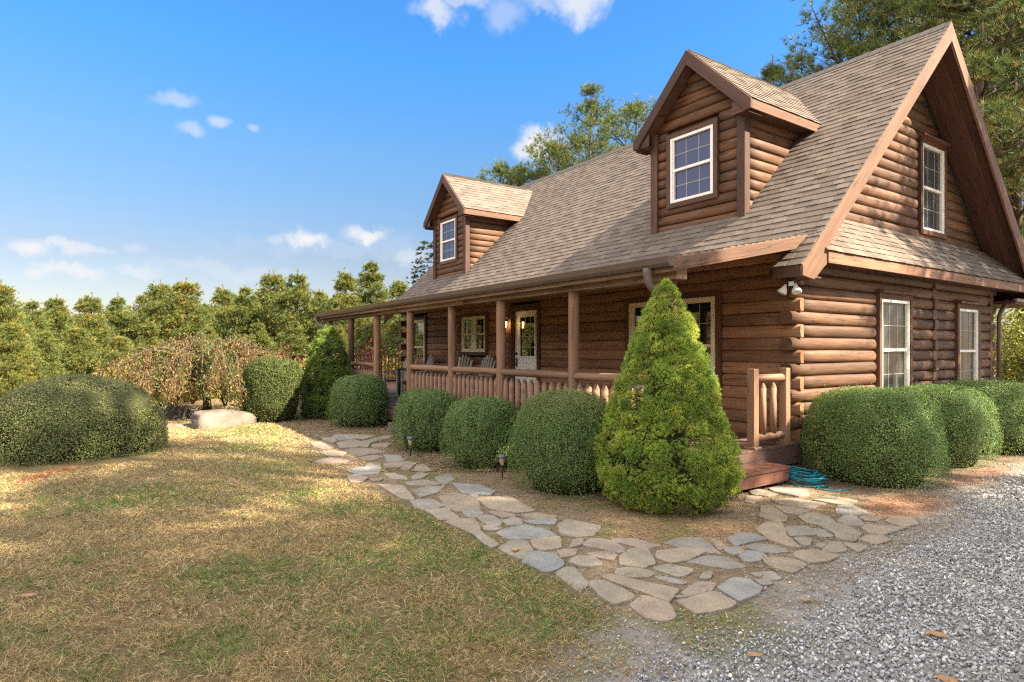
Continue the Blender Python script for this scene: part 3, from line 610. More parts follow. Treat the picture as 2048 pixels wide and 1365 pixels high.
# porch roof, a flatter plane running out from the main slope
ZJ = zroof(YJ) - .0; ZE = 2.2
vp = Vector((0, YJ - YG, ZJ - ZE)); Lp = vp.length
r = MB(); shingles(r, (EW, YG, ZE), (1, 0, 0), vp, XRK - EW, Lp + .03)
slab(r, [(EW, YG, ZE), (XRK, YG, ZE), (XRK, YJ + .1, ZJ + .02), (EW, YJ + .1, ZJ + .02)], .03)
proof = part(r, 'porch_roof', [M['shingle'], M['edge_shade']])
r = MB()
n = 18; ys = np.linspace(YG + .03, -.02, n + 1)
for i in range(n):
    y0, y1 = ys[i], ys[i + 1] - .006; z = lambda y: ZE + (y - YG) / (YJ - YG) * (ZJ - ZE) - .1
    r.prism([(EW + .05, y0, z(y0)), (EW + .05, y1, z(y1)), (EW + .05, y1, z(y1) + .02), (EW + .05, y0, z(y0) + .02)], (XRK - EW - .1, 0, 0), 0, (1, 0, 0))
part(r, 'porch_ceiling', M['ceil'])
r = MB(); x = EW
while x < XRK - .05:
    x1 = min(x + R.uniform(2.4, 3.6), XRK - .042); r.box(x, YG, 2.05, x1 - .004, YG + .035, 2.185); x = x1
part(r, 'fascia', M['fasciaold'], None, .003, 'weathered fascia board under the porch gutter')
# rake board at the near end of the porch roof, dying into the main slope
def rake(x0, x1, mt):
    q = MB(); k = (ZJ - ZE) / (YJ - YG)
    zt = lambda y: ZE + k * (y - YG) + .0
    q.prism([(x0, YG - .005, zt(YG) - .15), (x0, -.36, zt(-.36) - .155), (x0, -.06, zt(-.06) - .003), (x0, YG - .005, zt(YG) - .003)], (x1 - x0, 0, 0), 0, (0, 1, k))
    return part(q, 'rake_board', M[mt], None, .004)
rake(XRK - .035, XRK + .005, 'barge'); rake(EW - .005, EW + .035, 'trim')
# gutter with its two downspouts
g = MB()
prof = [(0, .0), (-.055, .0), (-.085, .035), (-.095, .07), (-.105, .1), (-.098, .1), (-.088, .072), (-.078, .04), (-.05, .008), (-.005, .008), (-.005, .1), (0, .1)]
P = [(EW, YG - .003 + y, 2.105 + z) for y, z in prof]; g.prism(P, (XRK - .0 - EW, 0, 0), 0, (1, 0, 0))
for x in (EW - .004, XRK): g.prism([(x, YG - .003 + y, 2.105 + z) for y, z in [(0, 0), (-.055, 0), (-.085, .035), (-.095, .07), (-.105, .1), (0, .1)]], (.004, 0, 0))
gut = part(g, 'gutter', M['gutter'])
def downspout(x, sx, px_, zbot):
    q = MB(); pts = []
    P0 = Vector((x, YG - .05, 2.115)); P3 = Vector((px_, -2.45 - .1, 1.66))
    c1 = P0 + Vector((0, 0, -.34)); c2 = P3 + Vector((sx * .02, -.02, .27))
    for i in range(19):
        t = i / 18; pts.append(P0 * (1 - t) ** 3 + c1 * 3 * t * (1 - t) ** 2 + c2 * 3 * t * t * (1 - t) + P3 * t ** 3)
    rad = [.052 + (.005 if i % 2 else -.003) * (0 < i < 18) for i in range(19)]
    q.tube(pts, rad, 10); q.tube([P3 + Vector((0, 0, .02)), P3 + Vector((0, 0, -1.0)), (P3.x, P3.y, zbot)], .042, 8)
    q.build('downspout', M['gutter'], gut)
downspout(-.17, -1, -.02, -.35); downspout(EW + .06, 1, -11.98, -.35)
g = MB(); g.tube([(.1, 7.2, 2.2), (.1, 7.15, 2.1), (.07, 7.0, 1.95), (.06, 6.95, 1.85), (.06, 6.95, -.35)], .04, 8)
g.box(.3, 6.9, 2.14, .36, 9, 2.2); part(g, 'downspout', M['gutter'])

# pent roof across the gable
r = MB(); PX, PZ, PT = .37, 2.497, 3.2
pv = Vector((XU - PX, 0, PT - PZ))
shingles(r, (PX + .015, .0, PZ - .012), (0, 1, 0), pv, 8.4, pv.length + .02, clip=lambda v: (max(.0, YR - (ZR - (PZ + v * pv.z / pv.length)) / SL + .12), 8.4))
slab(r, [(PX, .0, PZ), (PX, 8.4, PZ), (XU, 8.4, PT), (XU, .62, PT)], .03, 0, (0, 1, 0))
part(r, 'pent_roof', [M['shingle'], M['edge_shade']])
r = MB(); r.box(PX - .035, .05, 2.335, PX, 8.6, 2.49); part(r, 'fascia', M['barge'], None, .004, 'fascia board below the pent roof on the gable')
r = MB()
for i in range(3): r.box(.01 + i * .11, .0, 2.352, .01 + (i + 1) * .11 - .005, 8.6, 2.37, 0, (0, 1, 0))
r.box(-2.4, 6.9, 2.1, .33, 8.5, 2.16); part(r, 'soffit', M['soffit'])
# eave return at the near corner
r = MB(); r.box(-.06, YE - .005, zroof(YE) - .14, XG - .042, YE + .03, zroof(YE) - .012); r.box(-.06, YE + .03, zroof(YE) - .14, XG - .05, .0, zroof(YE) - .115)
r.prism([(-.06, YE + .03, zroof(YE) - .114), (-.06, .0, zroof(YE) - .114), (-.06, .0, zroof(0) - .1), (-.06, YE + .03, zroof(YE) - .02)], (.02, 0, 0)); part(r, 'eave_return', M['dbarge'], None, .003)

# bargeboards of the near gable
zt = lambda y: zroof(y) - .004
D = .3
foot = [(YE, zt(YE)), (YE, zt(YE) - .13), (-.26, 2.1), (-.2, 2.135), (-.12, 2.2), (-.03, 2.27), (.05, 2.32), (.06, zt(.06) - D)]
r = MB(); r.prism([(XG - .04, y, z) for y, z in ([(YR, ZR - .004)] + foot + [(YR, ZR - D - .004)])], (.04, 0, 0), 0, (0, 1, SL)); part(r, 'bargeboard', M['barge'], None, .005)
footb = [(YB, zt(YB)), (YB, zt(YB) - .13), (2 * YR + .26, 2.1), (2 * YR - .06, zt(-.06 + 2 * YR + .12) - D)]
r = MB(); r.prism([(XG - .04, y, z) for y, z in ([(YR + .002, ZR - .006)] + footb + [(YR + .002, ZR - D - .006)])], (.04, 0, 0), 0, (0, 1, -SL)); part(r, 'bargeboard', M['barge'], None, .005)
r = MB()                                           # soffit under both rakes
for sgn in (-1, 1):
    for i in range(4):
        x0, x1 = XU + .02 + i * .142, XU + .02 + (i + 1) * .142 - .004
        y1 = YR + sgn * 4.2; z0, z1 = ZR - D + .02, ZR - D + .02 - SL * 4.2
        r.prism([(x0, YR, z0), (x1, YR, z0), (x1, y1, z1), (x0, y1, z1)], (0, 0, .02), 0, (0, 1, -SL * sgn))
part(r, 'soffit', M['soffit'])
r = MB(); r.prism([(XRL, YE, zt(YE)), (XRL, YR, ZR - .004), (XRL, YB, zt(YB)), (XRL, YB, zt(YB) - D), (XRL, YR, ZR - D), (XRL, YE, zt(YE) - D)], (.04, 0, 0), 0, (0, 1, 0)); part(r, 'bargeboard', M['barge'])

# --- dormers
def dormer(cx, Yd=.52, wall='dormerlog'):
    hw = .935; zb = 3.1; ridge = 6.16; hr = 1.2; YO = Yd - .2; ze = ridge - hr
    wz = (3.745, 4.865); ww = (-.52, .37)
    base = zroof(Yd)
    w = MB()
    n = int((ridge - base) / .165) + 2
    for i in range(n):
        z = base - .06 + (i + .5) * .165; half = min(hw - .06, (ridge - .17 - z) / 1.0)
        if half < .05: continue
        segs = [(-half, half)]
        if wz[0] - .1 < z < wz[1] + .11: segs = [(-half, ww[0] - .1), (ww[1] + .1, half)]
        for a, b in segs:
            if b - a > .04: dlog(w, (cx + a, Yd, z), (cx + b, Yd, z), (0, -1, 0), .165, .05, .05, caps=(0, 0))
    w.prism([(cx - hw + .1, Yd + .11, base - .1), (cx + hw - .1, Yd + .11, base - .1), (cx + hw - .1, Yd + .11, ze), (cx, Yd + .11, ridge - .12), (cx - hw + .1, Yd + .11, ze)], (0, .02, 0))
    for s in (-1, 1):                                # cheeks of the dormer
        for i in range(12):
            z = base - .06 + (i + .5) * .165; yend = YR - (ZR - z) / SL + .12
            if z > ze + .12: break
            dlog(w, (cx + s * hw, Yd + .07, z), (cx + s * hw, yend, z), (s, 0, 0), .165, .05, .06, mat=1)
    dm = part(w, 'dormer', [M[wall], M['log']])
    I = Matrix.Identity(4)
    for s in (-1, 1):
        c = MB(); x = cx + s * hw
        c.box(min(x, x - s * .12), Yd - .03, base - .13, max(x, x - s * .12), Yd + .03, ze + .08); c.box(min(x + s * .025, x), Yd - .033, base - .1, max(x + s * .025, x), Yd + .1, ze + .02); c.build('corner_board', M['dbarge'], dm, .004)
    window('window_casing', (cx + ww[0], Yd, 0), (1, 0, 0), (0, -1, 0), ww[1] - ww[0], wz[0], wz[1], 'dglass', parent=dm, sub=dm, trim='dbarge', cap=False, cols=3, rows=2, proud=.03)
    rf = MB()
    yv = YR - (ZR - ridge) / SL + .15
    for s in (-1, 1):
        e = Vector((cx + s * hr, YO, ze)); v = Vector((-s * hr, 0, hr))
        def lim(vv, s=s):
            z = ze + vv * .7071; return (0, (YR - (ZR - z) / SL) - YO + .05)
        shingles(rf, e, (0, 1, 0), v, yv - YO, v.length, expo=.135, clip=lim)
        slab(rf, [e, e + Vector((0, yv - YO, 0)), e + v + Vector((0, yv - YO, 0)), e + v], .06, 0, (0, 1, 0))
    rf.prism([(cx - .1, YO + .03, ridge - .09), (cx + .1, YO + .03, ridge - .09), (cx, YO + .03, ridge + .022)], (0, yv - YO - .14, 0), 1, (0, 1, 0))
    rf.build('roof', [M['shingle'], M['edge_shade']], dm)
    q = .25
    for s in (-1, 1):
        b = MB(); X = lambda t: cx + s * t
        b.prism([(X(0), YO - .035, ridge - .005), (X(hr), YO - .035, ze - .005), (X(hr), YO - .035, ze - .15), (X(hr - .13), YO - .035, ze - .155), (X(hr - .155), YO - .035, ze + .155 - q), (X(0), YO - .035, ridge - q)][::s], (0, .035 + .001 * s, 0), 0, (s, 0, -1)); b.build('bargeboard', M['dbarge'], dm, .005)
    for s in (-1, 1):
        f = MB(); yl = YR - (ZR - ze + .1) / SL + .1
        x0, x1 = sorted((cx + s * hr, cx + s * (hr - .03))); f.box(x0, YO + .004, ze - .15, x1, yl, ze - .012)
        x0, x1 = sorted((cx + s * (hr - .03), cx + s * (hw - .05))); f.box(x0, YO + .02, ze - .14, x1, yl, ze - .12, 1, (0, 1, 0))
        x0, x1 = sorted((cx + s * (hr - .135), cx + s * (hw - .09))); f.box(x0, YO + .0021, ze - .15, x1, YO + .018, ze + .05, 1); f.build('fascia', [M['barge'], M['dbarge']], dm, .004)
        sf = MB(); sf.prism([(cx, YO, ridge - q + .02), (cx + s * (hr - .04), YO, ze + .04 - q + .02), (cx + s * (hr - .04), YO, ze + .06 - q + .02), (cx, YO, ridge - q + .04)][::s], (0, Yd + .1 - YO, 0), 0, (0, 1, 0)); sf.build('soffit', M['dbarge'], dm)
    return dm
dormer(-2.12); dormer(-10.66)

# --- porch: floor, posts, beam, rails, step
r = MB(); ys = np.linspace(-2.62, -.0, 19)
for i in range(18): r.box(-12.5, ys[i], -.028, .12, ys[i + 1] - .006, 0.)
r.box(-12.5, -2.6, -.07, .1, -.0, -.03)
fl = part(r, 'porch_floor', M['deck'], None, .003)
r = MB(); r.box(.09, -2.62, -.25, .118, -.07, -.031); r.box(-12.5, -2.652, -.25, .12, -2.622, -.031); r.build('rim_board', M['deck'], fl, .003).matrix_parent_inverse = Matrix.Identity(4)
r = MB(); r.box(XL + .06, .06, -.9, -.06, 6.8, -.03); r.box(-.07, -.06, -.6, .02, 6.86, -.12); 
for x in (-.05, -1.73, -5.1, -8.6, -12): r.box(x - .15, -2.5, -.9, x + .1, -2.25, -.25)
part(r, 'foundation', M['stucco'])
r = MB(); r.box(-.05, -.22, -.12, .09, .03, -.09); r.box(.0, -.14, -.3, .03, -.1, -.12); part(r, 'corner_ledge', M['trim'])
r = MB(); ST = (-2.5, -.9)
r.box(.125, ST[0], -.205, .27, ST[1], -.17); r.box(.276, ST[0], -.205, .42, ST[1], -.17)
r.box(.375, ST[0] + .02, -.345, .405, ST[1] - .01, -.206); r.box(.13, ST[1] - .05, -.345, .374, ST[1] - .02, -.206); part(r, 'step', M['step'], None, .004)
r = MB()
for x in (-5.75, -6.1): pass
r.box(-6.72, -3.0, -.4, -5.25, -2.66, -.22); part(r, 'step', M['rock'], None, .01)
PXS = [-.075, -1.73, -3.50, -5.10, -6.86, -8.64, -10.35, -12.05]
for x in PXS:
    r = MB(); rad = [.076 + .006 * (R.random() - .5) for _ in range(9)]
    r.tube([(x + .004 * math.sin(i), -2.45 + .004 * math.cos(i * 1.3), i / 8 * 1.985) for i in range(9)], rad, 14, 0, (0, 0, 1)); part(r, 'porch_post', M['post'])
r = MB(); x = EW + .1
while x < XRK - .2:
    x1 = min(x + R.uniform(3, 4.5), XRK - .06); r.box(x, -2.54, 1.985, x1 - .004, -2.37, 2.125); x = x1
part(r, 'porch_beam', M['fasciaold'], None, .006)
bal = MB(); L0 = .64
bal.tube([(0, 0, .0), (0, 0, .3), (0, 0, L0 - .07)], [.044, .045, .044], 10, 0, (0, 0, 1)); bal.tube([(0, 0, L0 - .0705), (0, 0, L0 - .03), (0, 0, L0)], [.044, .03, .006], 10, 0, (0, 0, 1), caps=False)
balme = bal.mesh('baluster', M['post'])
def railing(p0, p1, nb, z0=.09, zr=.86):
    p0, p1 = Vector(p0), Vector(p1); d = (p1 - p0).normalized(); L = (p1 - p0).length
    r = MB(); q = lambda t, z: p0 + d * t + Vector((0, 0, z))
    r.tube([q(-.03, zr), q(0.0, zr), q(L * .5, zr + .004), q(L, zr), q(L + .03, zr)], [.035, .053, .057, .053, .035], 12, 0, d)
    ra = part(r, 'railing', M['post'])
    r = MB(); r.tube([q(0, z0), q(L, z0)], .045, 10, 0, d); r.build('bottom_rail', M['post'], ra)
    for i in range(nb):
        b = bpy.data.objects.new('baluster', balme); link(b, ra); b.location = q((i + .5) * L / nb + .012 * (R.random() - .5), .135) ; b.rotation_euler = (0, 0, R.random() * 6)
    return ra
for i in range(7):
    if i == 4: continue
    a, b = PXS[i + 1] + .06, PXS[i] - .06
    railing((a, -2.45, 0), (b, -2.45, 0), 10)
# short rail beside the corner of the wall
r = MB(); r.tube([(.05, -1.06, .86), (.05, -.5, .86), (.05, -.44, .86)], [.05, .05, .03], 10, 0, (0, 1, 0))
sr = part(r, 'railing', M['post'], None, 0, 'short square-posted rail at the top of the side step')
r = MB(); r.tube([(.05, -1.06, .13), (.05, -.5, .13), (.05, -.44, .13)], [.045, .045, .03], 10, 0, (0, 1, 0)); r.build('bottom_rail', M['post'], sr)
for y in (-1.1, -.42): r = MB(); r.box(.0, y - .05, .03, .1, y + .05, .98); r.box(-.03, y - .075, .0, .13, y + .075, .03); r.build('rail_post', M['post'], sr, .006)
for y in (-.9, -.68):
    b = bpy.data.objects.new('baluster', balme); link(b, sr); b.location = (.05, y, .17)
# twin floodlight under the near eave
r = MB(); c0 = Vector((.1, -.33, 2.13)); r.tube([c0, c0 - Vector((0, 0, .03))], .05, 12); r.box(c0.x - .03, c0.y - .07, c0.z - .13, c0.x + .04, c0.y - .0, c0.z - .03)
r.tube([c0 - Vector((0, 0, .03)), c0 + Vector((-.05, -.03, -.09))], .014, 6); r.tube([c0 - Vector((0, 0, .03)), c0 + Vector((.06, -.02, -.1))], .014, 6)
fl_ = part(r, 'floodlight', M['black'])
for dx, dy in ((-.075, -.04), (.075, -.03)):
    r = MB(); p0 = c0 + Vector((dx * .75, dy, -.075)); ax = Vector((dx * .5, dy, -.1)).normalized()
    r.tube([p0, p0 + ax * .045, p0 + ax * .1, p0 + ax * .125, p0 + ax * .13], [.022, .03, .058, .062, .05], 14); r.build('lamp_head', M['lampwhite'], fl_)
r = MB(); r.box(c0.x - .0, c0.y - .085, c0.z - .1, c0.x + .06, c0.y - .0701, c0.z - .045); r.build('sensor', M['lampwhite'], fl_)

# side deck beyond the far end of the porch
sd = empty('side_deck', (-14.4, -.6, -.4), 0, 'reddish wooden side deck with tall railing past the far end of the porch', 'deck')
SI = Matrix.Translation((14.4, .6, .4))
r = MB()
for i in range(26): r.box(-16.3 + i * .145, -2.4, -.03, -16.3 + i * .145 + .14, 2.2, 0, 0, (0, 1, 0))
for x in (-16.2, -14.4, -12.7):
    for y in (-2.3, 2.1): r.box(x - .06, y - .06, -1.6, x + .06, y + .06, -.03)
o = r.build('deck_floor', M['step'], sd); o.matrix_parent_inverse = SI
r = MB()
r.box(-16.26, -2.4, 1.0, -16.12, 2.2, 1.04); r.box(-16.22, -2.4, .1, -16.17, 2.2, .17); r.box(-16.3, -2.36, 1.0, -15.4, -2.24, 1.04); r.box(-16.2, -2.33, .1, -15.4, -2.28, .17)
for y in (-2.35, -.85, .65, 2.15): r.box(-16.24, y - .05, 0, -16.14, y + .05, 1.0)
o = r.build('railing', M['step'], sd); o.matrix_parent_inverse = SI
for i in range(34):
    y = -2.28 + i * .132
    b = MB(); b.box(-.018, -.018, 0, .018, .018, .83); bo = b.build('baluster', M['step'], o); bo.location = (-16.195, y, .17)

# ------------------------------------------------------------------ porch furniture
def slat_chair(name_loc, rz, label):
    t = empty('porch_chair', name_loc, rz, label, 'chair', 'slatted chairs along the porch wall')
    m = M['oldwood']; b = MB(); s = MB(); fr = MB()
    for i in range(6):                                # fan back, faces -Y
        a = (i - 2.5); x0, x1 = a * .07, a * .095; top = 1.08 - .02 * a * a
        b.obox((x0 - .03, .22, .36), (.06, 0, 0), (0, .018, 0), (x1 - x0, .2, top - .36), 0, (0, .2, .8))
    b.box(-.26, .315, .62, .26, .335, .68); b.build('backrest', m, t, .003)
    for i in range(6): s.obox((-.27, -.3 + i * .09, .38 - .01 * i), (.54, 0, 0), (0, .08, -.008), (0, 0, .018), 0)
    s.build('seat', m, t, .003)
    for x in (-.29, .29):
        a = MB(); a.box(x - .05, -.36, .6, x + .05, .3, .625); a.box(x - .02, -.02, .5, x + .02, .2, .599); a.build('armrest', m, t, .004)
        for y, h in ((-.3, .6), (.24, .6)):
            l = MB(); l.box(x - .03, y - .03, .0, x + .03, y + .03, h); l.build('leg', m, t, .004)
        fr.box(x - .012, -.27, .3, x + .012, .21, .37)
    fr.build('seat_frame', m, t)
    return t
slat_chair((-7.4, -.62, 0), .1, 'grey slatted porch chair under the paired window, left of the white door')
slat_chair((-8.42, -.6, 0), .35, 'grey slatted porch chair half hidden behind the third post from the door')
slat_chair((-10.45, -.62, 0), -.15, 'grey slatted porch chair in front of the tall far window')
slat_chair((-11.35, -.7, 0), .25, 'grey slatted porch chair at the far end of the porch, beside the log corner')
t = empty('rustic_rocker', (-7.75, -1.45, 0), -.25, 'rustic log rocking chair with bark-covered back panel in the porch opening', 'rocking chair')
m = M['rustic']; W_ = .34
b = MB()
for x in (-W_, W_): b.tube([(x, .25, .1), (x, .3, .45), (x * 1.02, .46, 1.08)], [.035, .034, .028], 9)
for z, y, q in ((1.0, .435, .032), (.84, .4, .02), (.5, .31, .025), (.42, .3, .02)): b.tube([(-W_, y, z), (W_, y, z)], q, 8)
b.build('back_frame', m, t)
b = MB(); b.obox((-.28, .335, .56), (.56, 0, 0), (0, .03, -.005), (0, .06, .24)); b.build('backrest', M['darkwood'], t, .01)
b = MB()
for i in range(6): b.tube([(-.32, -.27 + i * .1, .42), (.32, -.27 + i * .1, .42)], .026, 7)
b.build('seat', m, t)
for x in (-W_, W_):
    b = MB(); b.tube([(x, -.36, .64), (x, .32, .62)], .03, 8); b.build('armrest', m, t)
    b = MB(); b.tube([(x, -.3, .1), (x, -.3, .62)], [.036, .032], 9); b.build('leg', m, t)
    b = MB(); b.tube([(x, -.5, .11), (x, -.3, .05), (x, 0, .028), (x, .3, .05), (x, .55, .12)], .028, 8); b.build('rocker', m, t)
b = MB()
for z in (.3, .18): b.tube([(-W_, -.3, z), (W_, -.3, z)], .022, 7); b.tube([(-W_, -.3, z), (-W_, .26, z)], .02, 7); b.tube([(W_, -.3, z), (W_, .26, z)], .02, 7)
b.build('stretcher', m, t)
t = empty('side_table', (-9.15, -1.3, 0), .1, 'low dark wooden table between the rustic rocker and the far slatted chairs', 'table')
b = MB(); b.box(-.4, -.25, .7, .4, .25, .745); b.build('table_top', M['darkwood'], t, .006)
for x in (-.34, .34):
    for y in (-.2, .2): b = MB(); b.tube([(x, y, 0), (x, y, .699)], .025, 7); b.build('leg', M['darkwood'], t)
b = MB(); b.box(-.34, -.015, .2, .34, .015, .24); b.build('stretcher', M['darkwood'], t)
# ------------------------------------------------------------------ terrain
GZ = -.4
def gh(x, y):
    x = np.asarray(x, float); y = np.asarray(y, float)
    s1 = (x + 9.2) * -.316 + (y + 8.2) * -.949 - .15
    s2 = (x + 13.5) * -.62 + (y + 7.0) * -.78
    s3 = -(x + 17.5)
    s4 = y - 16.
    s = np.maximum(np.maximum(s1, s2), s3)
    drop = .17 * np.maximum(0, s - .2 + .0) * (s > 0)
    drop = np.where(drop > 1.7, 1.7 + (drop - 1.7) * .12, drop); drop = np.minimum(drop, 3.4)
    drop = drop * sstep(0, 2., s)
    return GZ - drop + .02 * (fbm(x, y, .5, 2) - .5)
STONE_POLYS = STONES
def inpoly(x, y, poly):
    x = np.asarray(x, float); y = np.asarray(y, float); c = np.zeros(x.shape, bool); n = len(poly)
    for i in range(n):
        x0, y0 = poly[i]; x1, y1 = poly[i - 1]
        c ^= ((y0 > y) != (y1 > y)) & (x < (x1 - x0) * (y - y0) / (y1 - y0 + 1e-12) + x0)
    return c
def pdist(x, y, line):
    d = np.full(np.shape(x), 1e9)
    for (x0, y0), (x1, y1) in zip(line[:-1], line[1:]):
        vx, vy = x1 - x0, y1 - y0; t = np.clip(((x - x0) * vx + (y - y0) * vy) / (vx * vx + vy * vy), 0, 1)
        d = np.minimum(d, np.hypot(x - x0 - t * vx, y - y0 - t * vy))
    return d
LAWN_EDGE = [(-30, -3.6), (-9.4, -3.75), (-8.86, -4.21), (-6.19, -4.72), (-2.7, -5.12), (-1.27, -5.02), (-.43, -5.06), (.37, -5.03), (1.08, -5.06), (1.63, -5.1), (1.95, -5.2), (2.1, -5.5), (2.3, -6.1), (2.9, -7.2), (3.4, -9.), (3.8, -30)]
GRAVEL_EDGE = [(3.4, -9), (2.9, -7.2), (2.42, -5.9), (2.18, -5.1), (2.3, -4.5), (2.15, -3.3), (1.98, -2.0), (2.05, -1.35), (1.6, .3), (1.72, 2.6), (1.9, 5), (2.0, 30)]
def sdist(x, y, line, inside_poly):
    d = pdist(x, y, line); return np.where(inpoly(x, y, inside_poly), d, -d)
LP = LAWN_EDGE + [(-60, -60), (-60, -3.6)]; GP = GRAVEL_EDGE + [(60, 30), (60, -30), (3.8, -30)]
def lawn_sd(x, y): return sdist(x, y, LAWN_EDGE, LP)
def grav_sd(x, y): return sdist(x, y, GRAVEL_EDGE, GP)
def lerp(a, b, t): return a * (1 - t[..., None]) + np.array(b) * t[..., None]
def greenness(x, y):
    g = fbm(x, y, .8, 21); g2 = fbm(x, y, 2.3, 31)
    v = sstep(.52, .74, g) * .4 + sstep(.55, .75, g2) * .3
    for cx, cy, r in ((-4.2, -5.9, .7), (-1.5, -5.6, .45), (.1, -6.1, .5), (-.2, -6.9, .5), (.1, -6.6, .3), (1.4, -5.5, .35), (-6.2, -5.6, .8), (-3.2, -7.2, .8), (-8.3, -5.1, .9), (-2.4, -5.8, .4), (.9, -7.2, .35)):
        v = np.maximum(v, (1 - sstep(.2, 1.2, np.hypot(x - cx, y - cy) / r)) * (.3 + .5 * g2))
    return np.clip(v, 0, 1)
PAINT = [(-5.0, -8.5), (-5.25, -8.3), (-5.45, -8.16), (-5.7, -7.95)]
def ground_col(x, y):
    n = fbm(x, y, 3., 1); n2 = fbm(x, y, 12., 8)
    c = lerp(np.broadcast_to(np.array((.17, .13, .085)), x.shape + (3,)), (.27, .21, .14), n)
    c = lerp(c, (.30, .235, .16), sstep(.45, .8, n2) * .6)
    lw = sstep(-.25, .25, lawn_sd(x, y) + .3 * (n - .5))
    c = lerp(c, (.17, .125, .066), lw); c = lerp(c, (.15, .16, .06), lw * greenness(x, y) * .6)
    gv = sstep(-.55, .35, grav_sd(x, y) + .5 * (n - .5)); c = lerp(c, (.31, .305, .295), gv * .9)
    red = sstep(.2, .75, 1.35 - np.minimum(np.hypot((x - 1.62) / .34, (y + .75) / .8), np.hypot((x - 1.5) / .22, (y - 1.6) / 1.1))) * (.35 + .65 * n)
    c = lerp(c, (.30, .115, .055), np.clip(red, 0, 1) * .8)
    tan = 1 - sstep(.35, 1.1, np.hypot((x - .75) / 1.1, (y + 3.3) / .85)); c = lerp(c, (.34, .22, .115), tan * .75)
    moss = sstep(.56, .68, fbm(x, y, 1.9, 77)) * (1 - lw) * (1 - sstep(.1, .7, grav_sd(x, y))) * sstep(-1.8, -2.6, y - .0); c = lerp(c, (.13, .145, .03), moss * .55)
    pt = (1 - sstep(.03, .16, pdist(x, y, PAINT) + .16 * (n2 - .5))); c = lerp(c, (.42, .12, .07), pt * .6)
    far = sstep(14, 24, np.hypot(x + 3, y + 4)); c = lerp(c, (.2, .15, .07), far * .7)
    return c
fx_ = np.arange(-15, 7.01, .055); fy_ = np.arange(-11, 6.01, .055)
xs = np.concatenate([[-600, -300, -150, -90, -60, -45, -35, -28, -24, -21, -19, -17.5, -16.5, -15.7], fx_, [8, 10, 13, 18, 26, 40, 70, 150, 300, 600]])
ys = np.concatenate([[-600, -300, -150, -80, -50, -35, -25, -20, -17, -15, -13.5, -12.4, -11.6], fy_, [7, 8.5, 10, 13, 17, 22, 30, 45, 80, 150, 300, 600]])
X, Y = np.meshgrid(xs, ys); Z = gh(X, Y) + .012 * (fbm(X, Y, 6, 4) - .5)
nx, ny = len(xs), len(ys); idx = np.arange(nx * ny).reshape(ny, nx)
F = np.stack([idx[:-1, :-1], idx[:-1, 1:], idx[1:, 1:], idx[1:, :-1]], -1).reshape(-1, 4)
me = bpy.data.meshes.new('ground'); me.from_pydata(np.stack([X, Y, Z], -1).reshape(-1, 3).tolist(), [], F.tolist())
set_tint(me, ground_col(X, Y).reshape(-1, 3)); me.polygons.foreach_set('use_smooth', np.ones(len(F), bool))
m, nt, out = newmat('soil'); t = nd(nt, 'Attribute', attribute_name='tint').outputs['Color']; tc = nd(nt, 'TexCoord').outputs['Object']
n1 = noise(nt, tc, 45, 6, .75); n2 = noise(nt, tc, 130, 4, .7); hs = nd(nt, 'HueSaturation'); nt.links.new(t, hs.inputs['Color']); nt.links.new(math_(nt, 'MULTIPLY_ADD', math_(nt, 'ADD', n1, n2), .8, .2), hs.inputs['Value'])
principled(nt, out, hs.outputs['Color'], .95, .1, bump(nt, math_(nt, 'ADD', n1, n2), .8, .012)); me.materials.append(m)
o = bpy.data.objects.new('ground', me); link(o); o['kind'] = 'structure'

